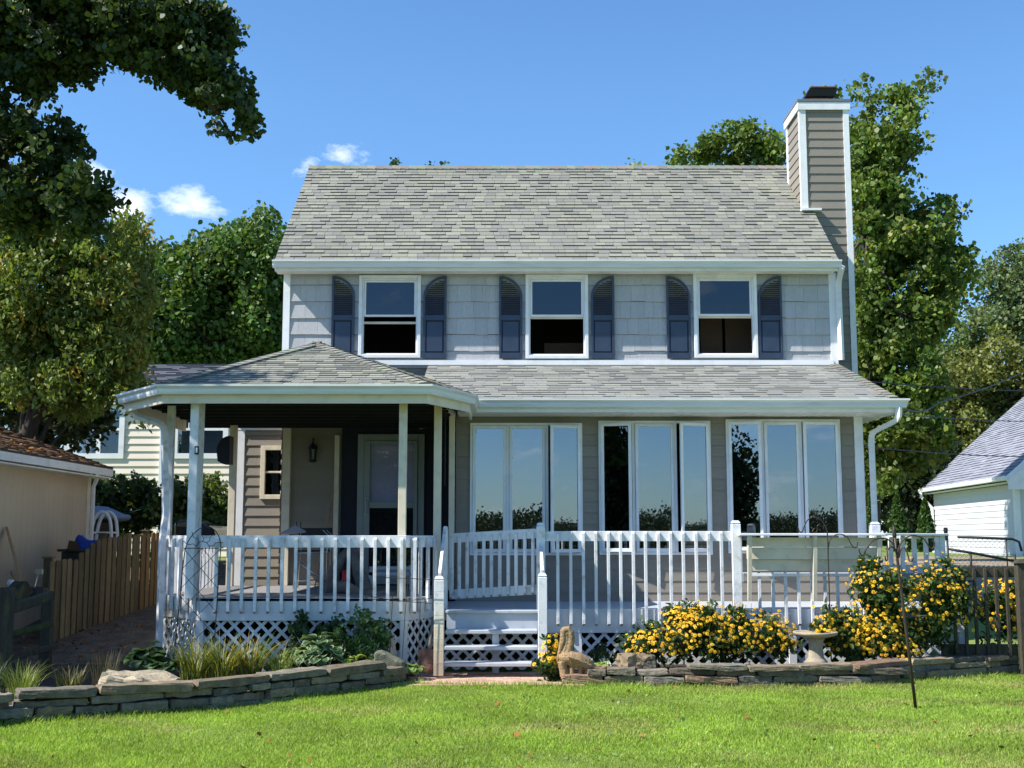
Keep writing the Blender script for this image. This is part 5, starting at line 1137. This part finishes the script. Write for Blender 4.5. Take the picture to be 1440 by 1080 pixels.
# ------------------------------------------------ left yard
def left_fence():
    t = thing('picket_fence', 'weathered brown wooden picket fence beside the left end of the deck', 'fence', (-6.2, 18, .2)); n = 27; r = random.Random(5); d0 = V((gx(68, 850, 16.7), 16.7, 0)); d1 = V((gx(222, 800, 19.6), 19.6, 0)); u = (d1-d0).normalized(); nrm = V((u.y, -u.x, 0)); mb = MB()
    tops = [(68, 788), (100, 787), (110, 778), (122, 768), (135, 757), (150, 753), (222, 748)]; L_ = (d1-d0).length; s = 0; i = 0
    bots = [(68, 912), (150, 886), (222, 855)]
    while s < L_-.05:
        w_ = r.uniform(.095, .12) if 1 else .1; p = d0+u*s; q = d0+u*(s+w_); px = proj((p.x, p.y, 1))[0]; ty = np.interp(px, [a for a, b in tops], [b for a, b in tops])+r.uniform(-2, 2); by = np.interp(px, [a for a, b in bots], [b for a, b in bots])
        z1 = PZ(ty, p.y); z0 = PZ(by, p.y)+r.uniform(-.01, .02); k = r.uniform(.6, 1.15); t_ = (k, k*r.uniform(.92, 1.04), k*.95)
        if px > 195: t_ = (t_[0]*1.35, t_[1]*1.15, t_[2]*.9)
        le = r.uniform(-.012, .012); off = nrm*r.uniform(0, .012)
        a, b = p+off, q+off; c = (z1-z0)
        poly = [a+V((0, 0, z0)), b+V((0, 0, z0)), b+V((0, 0, z1-.025))+u*le, b+V((0, 0, z1))-u*.02+u*le, a+V((0, 0, z1))+u*.02+u*le, a+V((0, 0, z1-.025))+u*le]
        mb.prism(poly, -nrm*.018, t_); s += w_+r.uniform(.018, .045); i += 1
    mb.build('pickets', M['picket'], t)
    for f in (.28, .78):
        mb = MB(); pts = []
        for j in range(10):
            p = d0+u*(L_*j/9)-nrm*.035; px = proj((p.x, p.y, 1))[0]; ty = np.interp(px, [a for a, b in tops], [b for a, b in tops]); by = np.interp(px, [a for a, b in bots], [b for a, b in bots]); pts.append(p+V((0, 0, PZ(ty+(by-ty)*f, p.y))))
        for a, b in zip(pts[:-1], pts[1:]): mb.bar(a, b, .035, .08, t=(.6, .6, .6))
        mb.build('rail', M['picket'], t)
    for px, ty in ((64.5, 783), (140, 749), (200, 745), ):
        Y = np.interp(px, [68, 222], [16.7, 19.6]); mb = MB(); x = gx(px, 800, Y); h = .05; z1 = PZ(ty, Y); mb.box(x-h, x+h, Y+.03, Y+.13, .1, z1-.02, (.7, .7, .65)); mb.box(x-h-.02, x+h+.02, Y+.01, Y+.15, z1-.02, z1, (1, 1, .9)); mb.build('post', M['picket'], t)
left_fence()
def yard_things():
    def logrung(pts, r, name, lab, cat, m='oldwood'):
        mb = MB(); mb.tube(pts, r, 8); props(mb.build(name, M[m], origin=pts[0], smooth=True), lab, cat)
    t = thing('split_rail_fence', 'old dark split rail fence section at the far left of the bed', 'fence', P(10, 940, 13.5)); mb = MB(); x = gx(5, 890, 13.4); mb.box(x-.09, x+.07, 13.35, 13.5, .0, PZ(826, 13.4)); mb.build('fence_post', M['oldwood'], t, bevel=.01)
    mb = MB(); mb.bar(P(12, 857, 13.5), P(73, 837, 14.2), .09, .11); mb.build('rail', M['oldwood'], t, bevel=.015)
    mb = MB(); mb.bar(P(12, 893, 13.5), P(73, 877, 14.2), .07, .06); mb.build('rail', mat('moss_wood', (.06, .075, .02), .95, var=.5, vscale=12, bump=1), t, bevel=.012)
    mb = MB(); mb.bar(P(15, 925, 13.6), P(80, 908, 14.6), .06, .07); mb.build('ground_rail', M['oldwood'], t, bevel=.01)
    mb = MB(); x = gx(64, 860, 14.4); mb.box(x-.06, x+.06, 14.4, 14.52, .05, PZ(840, 14.4)); mb.build('fence_post', M['oldwood'], t, bevel=.01)
    mb = MB(); mb.bar(P(38, 846, 16.2), P(10, 744, 16.9), .10, .03, up=(1, 0, 0)); props(mb.build('plank', M['wood'], origin=P(38, 846, 16.2)), 'long raw wooden plank leaning on the tan garage wall', 'plank')
    mb = MB(); mb.bar(P(25, 825, 16.4), P(16, 805, 16.8), .04, .03, up=(1, 0, 0)); props(mb.build('stick', M['wood'], origin=P(25, 825, 16.4)), 'short dark stick leaning on the wall under the long plank', 'stick')
    mb = MB(); mb.bar(P(14, 845, 15.8), P(34, 824, 16.0), .25, .2); props(mb.build('firewood', M['oldwood'], origin=P(14, 850, 15.8), bevel=.02), 'dark block of wood lying behind the split rail fence', 'wood')
    mb = MB(); mb.lathe(P(15, 825, 16.1), [(.04, 0), (.05, .01), (.05, .06), (.035, .09)], 12); props(mb.build('glass_jar', M['plastic'], origin=P(15, 825, 16.1), smooth=True), 'small pale jar on the wood behind the split rail fence', 'jar')
    t = thing('garden_cart', 'dark garden cart with a chrome handle below the tan garage wall', 'cart', P(45, 850, 16.3)); mb = MB(); mb.lathe(P(47, 848, 16.3), [(.02, 0), (.16, .02), (.2, .12), (.17, .2), (.03, .22)], 12); mb.build('tub', M['black'], t); mb = MB(); mb.tube(arc_pts([P(x, y, 16.2) for x, y in [(46, 838), (50, 818), (55, 806), (60, 803)]]), .014, 6); mb.bar(P(50, 804, 16.2), P(60, 804, 16.2), .05, .06); mb.build('handle', M['metal'], t)
    mb = MB(); mb.tube([P(40, 845, 16.1), P(52, 827, 16.4)], .025, 6); props(mb.build('stick', M['wood'], origin=P(40, 845, 16.1)), 'short pale stick crossing in front of the garden cart', 'stick')
    # stack under the tarp
    Y = 18.2; t0 = P(105, 790, Y); mb = MB(); mb.box(gx(86, 780, Y), gx(126, 780, Y), Y, Y+.5, .3, PZ(776, Y)); mb.box(gx(84, 780, Y)-.03, gx(124, 780, Y), Y-.05, Y+.5, PZ(776, Y)+.002, PZ(772, Y)); props(mb.build('wood_stack', M['oldwood'], origin=t0, bevel=.01), 'dark stack of boards under the blue tarp behind the fence', 'wood stack')
    mb = MB(); mb.mesh([P(94, 772, Y-.05), P(112, 773, Y-.05), P(109, 762, Y-.1), P(97, 760, Y-.1), P(94, 772, Y+.3), P(112, 773, Y+.3), P(109, 764, Y+.3), P(97, 762, Y+.3)], [(0, 1, 5, 4), (0, 1, 2, 3), (1, 5, 6, 2), (4, 5, 6, 7), (0, 4, 7, 3)]); o = mb.build('cardboard_box', M['card'], origin=P(94, 772, Y)); o.modifiers.new('s', 'SOLIDIFY').thickness = .012; props(o, 'open brown cardboard box beside the blue tarp', 'box')
    prof = [(103, 768), (107, 755), (110, 751), (116, 753), (122, 758), (128, 760), (133, 758), (137, 762), (141, 765)]; mb = MB(); n = len(prof); rows = 6; vs = []
    for j in range(rows):
        for i, (x, y) in enumerate(prof): vs.append(P(x+j*.6, y+abs(j-1.5)*1.6+1.5*math.sin(i*1.9+j*2.3), Y+.0+j*.10))
    mb.mesh(vs, [(j*n+i, j*n+i+1, (j+1)*n+i+1, (j+1)*n+i) for j in range(rows-1) for i in range(n-1)])
    mb.mesh([P(x, y+1, Y) for x, y in prof]+[P(x+3, 774, Y-.03) for x, y in prof], [(i, i+1, n+i+1, n+i) for i in range(n-1)]); o = mb.build('tarp', M['tarp'], origin=P(120, 765, Y)); o.modifiers.new('s', 'SOLIDIFY').thickness = .005; props(o, 'crumpled bright blue tarp on the wood stack', 'tarp')
    # pool ladder
    Y = 20.6; t = thing('pool_ladder', 'white looped pool ladder standing behind the picket fence', 'ladder', P(145, 770, Y))
    for dx, dy in ((0, 0), (8.5, .35)):
        mb = MB(); q = [(125, 775), (128, 750), (132, 733), (138, 723), (145, 720), (151, 724), (155, 733), (156.5, 750), (156.5, 775)]; mb.tube(arc_pts([P(x+dx, y, Y+dy) for x, y in q]), .028, 8); mb.build('side_rail', M['plastic'], t, smooth=True)
    mb = MB(); mb.bar(P(128, 749, Y), P(163, 749, Y+.3), .08, .03); mb.build('step', M['plastic'], t)
    # covered boat
    Y = 24; t = thing('covered_boat', 'boat under a grey blue cover behind the tan garage', 'boat', P(145, 760, Y)); mb = MB(); secs = [(100, 711, 735, .9), (125, 711, 734, .9), (145, 712, 733, .85), (160, 718, 734, .6), (172, 723, 733, .4), (181, 724, 731, .15), (183, 726, 729, .05)]; n = 10; vs = []
    for x, a, b, ry in secs:
        c = P(x, (a+b)/2, Y); rz = (b-a)/2*Y/FPX*1.03
        for j in range(n): th = 2*math.pi*j/n; vs.append(c+V((0, math.cos(th)*ry, math.sin(th)*rz)))
    m = len(secs); mb.mesh(vs, [(i*n+j, i*n+(j+1) % n, (i+1)*n+(j+1) % n, (i+1)*n+j) for i in range(m-1) for j in range(n)]+[tuple(range(n)), tuple((m-1)*n+j for j in range(n))]); mb.build('cover', M['cover'], t, smooth=True)
    mb = MB(); mb.mesh([P(100, 735, Y-.6), P(165, 735, Y-.6), P(150, 760, Y-.4), P(100, 762, Y-.4), P(100, 735, Y+.6), P(165, 735, Y+.6), P(150, 760, Y+.4), P(100, 762, Y+.4)], [(0, 1, 2, 3), (4, 5, 6, 7), (0, 1, 5, 4), (1, 2, 6, 5), (2, 3, 7, 6), (3, 0, 4, 7)]); mb.build('hull', M['black'], t)
    Y = 22; t = thing('parked_car', 'dark vehicle seen low between the porch posts before the hedge', 'car', P(257, 745, Y)); mb = MB(); pr = [(244, 760), (244, 737), (248, 731), (262, 730), (270, 735), (296, 740), (302, 748), (302, 760)]; mb.prism([P(x, y, Y) for x, y in pr], (0, 1.5, 0)); mb.build('body', mat('car_paint', (.012, .012, .015), .15, spec=.8), t, bevel=.04)
    mb = MB(); mb.prism([P(x, y, Y-.01) for x, y in [(248, 741), (250, 735), (261, 734), (266, 740)]], (0, .02, 0)); mb.build('window', M['pane'], t)
    mb = MB(); c = P(275, 757, Y-.02); mb.lathe((0, 0, 0), [(.02, 0), (.28, .02), (.3, .1), (.28, .2), (.02, .22)], 20); mb.v = [(c.x+x, c.y+z, c.z+y) for x, y, z in mb.v]; mb.build('wheel', M['black'], t)
yard_things()
# overhead wires
def wire(pts, label, r_=.012):
    mb = MB(); p = [V(q) for q in pts]; out = []
    for a, b in zip(p[:-1], p[1:]):
        for j in range(10): t = j/10; out.append(a.lerp(b, t)-V((0, 0, .10*4*t*(1-t))))
    out.append(p[-1]); mb.tube(out, r_, 5); props(mb.build('overhead_wire', M['black'], origin=p[0]), label, 'cable', 'overhead cables at the right')
wire([P(1196, 534, 20), P(1560, 548, 30)], 'thin cable running level from the house corner to the right edge')
wire([P(1266, 573, 16.6), P(1320, 566, 20), P(1470, 505, 30)], 'cable rising from the lower gutter to the right edge')
wire([P(1215, 628, 22), P(1520, 640, 34)], 'lowest cable crossing the trees behind the right downspout')
wire([P(1260, 582, 24), P(1520, 590, 40)], 'faint middle cable across the trees above the garage')
# ------------------------------------------------ trees
DK = (.030, .055, .016)
oak_blobs = blobpx([(40, 40, 90, 75), (130, 35, 60, 50), (190, 50, 55, 45), (260, 45, 62, 52), (300, 25, 32, 30), (235, 95, 28, 22), (285, 110, 26, 20), (318, 118, 26, 22), (330, 140, 14, 16), (342, 160, 9, 14), (318, 160, 8, 10), (325, 184, 6, 10), (322, 198, 3, 6), (270, 125, 22, 10), (90, 80, 36, 24), (45, 112, 26, 20), (8, 140, 24, 24), (20, 195, 26, 18), (62, 195, 30, 20), (92, 185, 12, 20), (80, 232, 32, 16), (105, 282, 30, 22), (140, 270, 14, 14), (25, 280, 40, 40), (110, 310, 28, 18), (0, 50, 45, 60), (-30, 60, 35, 45), (-25, 210, 26, 35), (120, -15, 90, 25), (230, 0, 60, 25)], 6.6, dy=.42)
def oak():
    base = V((-5.4, 6.8, 0)); t = thing('oak_tree', 'large dark oak whose leafy limbs overhang the top left corner', 'tree', base)
    cc = crown('crown', oak_blobs, 2600, 50, .045, .036, (.045, .072, .022), t, shell=.15, alt=(.10, .14, .03), alt_p=.15, elong=1.2)
    mb = MB(); T1 = P(-420, 200, 6.8); limb(mb, base-V((0, 0, .2)), T1, .30, .2, .03, 10, 6); L1_ = limb(mb, T1, P(60, 30, 6.6), .13, .07, .05, 8, 6); L2_ = limb(mb, L1_[-1], P(236, 82, 6.6), .065, .035, .07, 7, 6); L3_ = limb(mb, L2_[-1], P(305, 155, 6.6), .033, .015, .06, 6, 5); limb(mb, L3_[-1], P(325, 190, 6.6), .012, .005, .1, 5, 4)
    Lm = limb(mb, T1, P(-20, 170, 6.6), .10, .035, .05, 8, 6); limb(mb, Lm[-1], P(60, 215, 6.6), .032, .012, .1, 6, 5); limb(mb, Lm[-2], P(90, 295, 6.6), .035, .012, .08, 6, 6); limb(mb, T1, P(100, -80, 6.6), .12, .05, .06, 8, 6)
    allp = L1_+L2_+L3_+Lm
    for i in range(140):
        e = V(cc[random.randrange(len(cc))]); s = min(allp, key=lambda p: (p-e).length+random.random()*.3)
        if (s-e).length < .55: limb(mb, s, e, .010, .003, .15, 4, 5)
    mb.build('trunk', M['bark'], t, smooth=True)
oak()
tree('magnolia_tree', 'yellowing drooping leafed tree hanging over the tan garage', (-9.5, 21, .5),
     blobpx([(30, 300, 65, 60), (95, 340, 70, 60), (150, 370, 60, 50), (60, 400, 90, 80), (140, 440, 70, 80), (175, 420, 45, 50), (170, 500, 35, 50), (120, 520, 60, 50), (20, 470, 80, 70), (180, 330, 30, 18), (198, 315, 10, 10), (75, 265, 45, 25), (10, 260, 40, 30), (195, 560, 14, 36), (150, 560, 22, 24), (50, 540, 50, 36), (100, 560, 36, 26)], 21, dy=1.1),
     .22, (.145, .19, .035), 2300, 38, .13, .105, gap=-.3, alt=(.38, .25, .04), alt_p=.12, elong=2.3, shell=.35, droop=1.2)
tree('shade_tree', 'dark dense tree low behind the tan garage roof', (-11.5, 23.5, .8), blobpx([(20, 560, 80, 60), (80, 580, 60, 45), (110, 600, 40, 30), (0, 500, 80, 60), (60, 520, 60, 50), (20, 620, 60, 30)], 23.5, dy=1.2), .2, (.035, .05, .02), 700, 24, .16, .13, elong=1.4)
tree('maple_tree', 'dense dark green tree rising behind the porch roof at left', (-8.0, 38, 1.2), blobpx([(310, 430, 85, 90), (370, 380, 45, 60), (340, 370, 50, 45), (250, 440, 60, 75), (290, 480, 90, 50), (220, 480, 50, 50), (380, 450, 40, 70), (270, 385, 30, 25), (385, 335, 20, 26), (215, 400, 30, 40), (400, 400, 30, 70)], 38, dy=2.4), .4, (.085, .15, .03), 2600, 44, .32, .17, alt=(.13, .18, .035), alt_p=.3, shell=.6)
tree('distant_oak_tree', 'small dark treetop between the two left trees', (-15, 55, 1.2), blobpx([(222, 365, 14, 16), (212, 380, 20, 16), (180, 420, 40, 40)], 55), .3, (.04, .06, .025), 140, 24, .35, .3)
tree('catalpa_tree', 'tall broad leafed green tree standing behind the chimney', (9.0, 31, 1.2),
     blobpx([(1215, 165, 22, 28), (1262, 155, 26, 30), (1240, 200, 38, 30), (1272, 230, 20, 28), (1215, 225, 30, 40), (1225, 290, 45, 50), (1262, 285, 22, 14), (1255, 345, 60, 50), (1310, 330, 36, 45), (1325, 285, 12, 14), (1335, 375, 22, 34), (1230, 400, 50, 50), (1300, 400, 55, 45), (1240, 460, 55, 55), (1290, 450, 45, 35), (1235, 520, 50, 55), (1285, 530, 40, 50), (1262, 590, 60, 60), (1225, 620, 40, 80), (1290, 620, 40, 50), (1160, 145, 26, 12), (1200, 140, 14, 14), (1290, 140, 12, 16)], 30, dy=1.5),
     .30, (.115, .175, .03), 2500, 46, .19, .13, gap=.05, alt=(.20, .22, .04), alt_p=.25, shell=.55, top=P(1235, 230, 30), elong=1.35, nb=40, droop=.9)
tree('walnut_tree', 'leafy green treetop showing over the ridge left of the chimney', (7.5, 36, 1.2), blobpx([(1030, 205, 32, 30), (1085, 208, 26, 18), (985, 212, 26, 16), (1050, 182, 12, 12), (960, 228, 22, 8), (902, 229, 7, 5), (1095, 220, 20, 20), (1060, 270, 60, 40)], 35, dy=1.0), .25, (.12, .18, .035), 360, 40, .20, .15, alt=(.17, .2, .04), alt_p=.2, top=P(1050, 270, 35))
tree('distant_tree', 'tiny dark treetops just above the roof ridge near its left end', (-2.6, 44, 1.2), blobpx([(560, 234, 10, 4), (586, 234, 6, 4), (637, 233, 12, 4), (600, 260, 60, 22)], 44, dy=1.), .2, (.04, .07, .025), 110, 20, .2, .2)
rt = [('loose pale green tree at the right edge, its airy top against the sky', (25, 60), [(1405, 400, 38, 40), (1430, 370, 25, 30), (1380, 455, 28, 30), (1425, 450, 40, 45), (1350, 445, 10, 8), (1455, 420, 30, 60)], (.10, .135, .055), 520, 60),
      ('yellow green bushy tree above the right garage roof', (18, 58), [(1370, 540, 60, 60), (1410, 520, 50, 60), (1340, 580, 45, 55), (1395, 600, 60, 50), (1440, 560, 40, 80), (1330, 640, 50, 50)], (.13, .14, .035), 900, 56),
      ('mid green round tree between the tall tree and the right trees', (16.5, 64), [(1335, 490, 30, 26), (1320, 530, 35, 40), (1355, 500, 22, 18), (1310, 580, 35, 50)], (.075, .11, .03), 420, 62),
      ('dark tree in shadow behind the right downspout', (13.2, 52), [(1260, 640, 60, 70), (1300, 660, 50, 60), (1240, 700, 50, 50), (1310, 720, 50, 40)], (.028, .042, .016), 560, 50)]
for lab, (x, y), bl, col, n, Y in rt: tree('broadleaf_tree', lab, (x, y, 1.2), blobpx(bl, Y, dy=2.2), .3, tuple(c*1.25 for c in col), int(n*1.3), 34, .34, .19, group='trees behind the right garage', alt=tuple(c*1.6 for c in col), alt_p=.25, shell=.4)
def arbor(px, top, base, hw, Y, lab):
    x = gx(px, 700, Y); z1, z0 = PZ(top, Y), PZ(base, Y); t = thing('arborvitae', lab, 'evergreen', (x, Y, z0), 'small cone shaped evergreens'); n = 3200; u = rng.random(n)**.8; th = rng.random(n)*6.283; R_ = hw*Y/FPX*(1-u)**.7*(.8+.2*rng.random(n))*(1+.12*np.sin(th*5+u*20)); k = (rng.random(n)**.35)
    pts = np.stack([x+R_*k*np.cos(th), Y+R_*k*np.sin(th), z0+u*(z1-z0)], axis=1); leaf_cards('foliage', pts, .085, leaf_cols(n, (.055, .115, .022)), M['leaf'], t, elong=1.6, droop=-1.0)
    mb = MB(); mb.tube([(x, Y, z0-.1), (x, Y, z0+(z1-z0)*.8)], [.05, .015], 6); mb.build('trunk', M['bark'], t)
arbor(1261, 697, 775, 20, 26.5, 'middle tallest cone evergreen behind the deck'); arbor(1300, 702, 775, 17, 27, 'cone evergreen next to the white garage'); arbor(1224, 700, 775, 13, 26.5, 'leftmost cone evergreen half hidden by the house corner')
tree('garden_tree', 'tall open tree left of the view, shading the porch end of the deck', (-10.2, 12.6, .1), [(V((-9.6, 12.7, 8.3)), (1.7, 1.1, 2.3)), (V((-10.6, 12.9, 6.3)), (1.5, 1.2, 1.8))], .22, (.05, .08, .02), 420, 30, .2, .12, gap=.02)
# hedge
for lab, bl, base in (('tall shaded hedge in front of the cream house', [(150, 700, 34, 30), (195, 695, 34, 28), (170, 730, 60, 28), (235, 710, 30, 40)], (.055, .085, .025)), ('leafy hedge with yellowing tips seen between the porch posts', [(262, 700, 30, 34), (300, 705, 26, 32), (280, 740, 50, 30), (315, 720, 24, 30)], (.075, .11, .028))):
    bush('hedge', lab, blobpx(bl, 25.5, dy=.7), 650, 26, .10, .10, base, cat='hedge', alt=(.22, .24, .05), alt_p=.25)
# far shore behind the viewer, seen in the window glass
def far_wood():
    n = 90000; x = rng.uniform(-260, 260, n); y = rng.uniform(-190, -150, n); hgt = 8.2+.9*np.sin(x*.021+1)+.5*np.sin(x*.11)+.35*np.sin(x*.31)+.25*rng.normal(size=n); z = -4+rng.random(n)**.6*hgt
    d = rng.normal(size=(n, 6, 3))*np.array([1., 1., .5]); pts = (np.stack([x, y, z], 1)[:, None, :]+d).reshape(-1, 3)
    o = leaf_cards('far_wood', pts, .42, leaf_cols(n*6, (.035, .05, .024)), M['leaf'], origin=(0, -165, -2)); props(o, 'distant wooded shore mirrored in the windows', 'woodland', kind='stuff')
far_wood()
def back_wood():
    n = 9000; x = rng.uniform(-75, 95, n); y = rng.uniform(78, 92, n); hgt = 8.5+2.5*np.sin(x*.09+1)+1.5*np.sin(x*.27); z = 1+rng.random(n)**.6*hgt
    pts = (np.stack([x, y, z], 1)[:, None, :]+rng.normal(size=(n, 16, 3))*np.array([1., 1., .7])).reshape(-1, 3)
    cc_ = leaf_cols(n*16, (.05, .075, .028))*np.repeat(rng.uniform(.6, 1.5, n), 16)[:, None]
    o = leaf_cards('background_wood', pts, .5, cc_, M['leaf'], origin=(0, 85, 1)); props(o, 'mass of dark green woodland far behind the houses', 'woodland', kind='stuff')
back_wood()
tree('garden_tree', 'dark tree behind the viewpoint, mirrored in the open casement windows', (-6.6, -3, 0), [(V((-7.6, -3, 3.8)), (2., 1.8, 2.6)), (V((-4.6, -3.4, 3.4)), (2., 1.8, 2.4)), (V((-6, -3, 1.6)), (3, 1.6, 1.3))], .3, (.03, .05, .018), 1500, 40, .24, .14, gap=-.6)
# ------------------------------------------------ lawn
def lawn():
    n = 620000; x = rng.uniform(-7.2, 8.6, n); y = rng.uniform(7.9, 15.0, n)
    xs = np.linspace(-9, 10, 200); ye = np.array([lawn_edge(v) for v in xs]); edge = np.interp(x, xs, ye); keep = (y < edge+.03) & (np.abs(x) < y*.62+.8); x, y, edge = x[keep], y[keep], edge[keep]; n = len(x)
    def fld(s, o):
        gxs = np.linspace(-8, 9, 120); gys = np.linspace(7, 16, 80); F = np.array([[noise.noise(V((a*s, b*s*1.4, o))) for b in gys] for a in gxs]); i = np.clip(((x+8)/17*119).astype(int), 0, 118); j = np.clip(((y-7)/9*79).astype(int), 0, 78)
        fx = (x+8)/17*119-i; fy = (y-7)/9*79-j; return F[i, j]*(1-fx)*(1-fy)+F[i+1, j]*fx*(1-fy)+F[i, j+1]*(1-fx)*fy+F[i+1, j+1]*fx*fy
    dry = np.clip(fld(.7, 3)*1.5+fld(2.2, 9)*.8-.15+np.clip((x-1)/7, 0, 1)*.55+np.clip((9.6-y)/1.5, 0, 1)*.35*(x > -.5), 0, 1); tall = np.clip(1-(edge-y)/.16, 0, 1)*(rng.random(n) < .6)+.5*np.clip(fld(1.6, 5), 0, 1)
    h = (.022+.018*rng.random(n))*(1+1.3*tall)*(1-.25*dry); z = np.array([0.])*x; a = rng.random(n)*6.283; w_ = .0025+.0025*rng.random(n); le = rng.normal(size=(n, 2))*.4
    p = np.stack([x, y, z-.004], 1); s = np.stack([np.cos(a), np.sin(a), np.zeros(n)], 1)*w_[:, None]; tip = p+np.stack([le[:, 0]*h, le[:, 1]*h, h], 1); mid = p+(tip-p)*.55+np.stack([-le[:, 0]*h*.12, -le[:, 1]*h*.12, np.zeros(n)], 1)
    v = np.stack([p-s, p+s, mid+s*.75, tip, mid-s*.75], 1).reshape(-1, 3)
    me = bpy.data.meshes.new('lawn'); me.vertices.add(5*n); me.vertices.foreach_set('co', v.astype(np.float32).ravel()); me.loops.add(5*n); me.loops.foreach_set('vertex_index', np.arange(5*n, dtype=np.int32)); me.polygons.add(n); me.polygons.foreach_set('loop_start', np.arange(0, 5*n, 5, dtype=np.int32)); me.polygons.foreach_set('loop_total', np.full(n, 5, dtype=np.int32)); me.update()
    at = me.attributes.new('tint', 'FLOAT_COLOR', 'FACE'); g = np.array([.35, .49, .08]); dcol = np.array([.45, .43, .17]); st = np.array([.42, .34, .17]); f = (dry*(.35+.65*rng.random(n)))[:, None]; c = g*(1-f)+dcol*f; c *= rng.uniform(.72, 1.28, (n, 1)); sel = rng.random(n) < (.03+.12*dry); c[sel] = st*rng.uniform(.6, 1.1, (sel.sum(), 1))
    at.data.foreach_set('color', np.concatenate([c, np.ones((n, 1))], 1).astype(np.float32).ravel()); o = link('lawn_grass', me, M['grass'], origin=(0, 11, 0)); props(o, 'bright green mown lawn in the foreground', 'grass', kind='stuff')
lawn()
def scatter():
    pts = []
    for i in range(70):
        x = random.uniform(-5.5, 6.5); y = random.uniform(8.6, 13.6)
        if y < lawn_edge(x)-.05: pts.append((x, y, random.uniform(.028, .042)))
    for i in range(300):
        x = random.uniform(-7, -4.6); y = random.uniform(14.3, 18); pts.append((x, y, gz(x, y)+.03))
    n = len(pts); base = np.where(rng.random((n, 1)) < .5, [[.24, .17, .10]], [[.36, .32, .22]]); o = leaf_cards('fallen_leaves', pts, .05, leaf_cols(n, (1, 1, 1))*base*2.2, M['fallen'], origin=(0, 11, 0), elong=1.3, upb=6); props(o, 'scattered dry fallen leaves on the lawn and side yard', 'leaves', kind='stuff')
    n = 500; x = rng.uniform(-1, 7.5, n); y = rng.uniform(8.4, 13, n); pts = [(a, b, .02+.02*random.random()) for a, b in zip(x, y) if b < lawn_edge(a)-.1]; n = len(pts); o = leaf_cards('clover_weeds', pts, .035, leaf_cols(n, (.22, .32, .08)), M['leaf'], origin=(3, 11, 0), elong=1.2, upb=2.5); props(o, 'broad leafed weeds dotted through the right of the lawn', 'weeds', kind='stuff')
scatter()
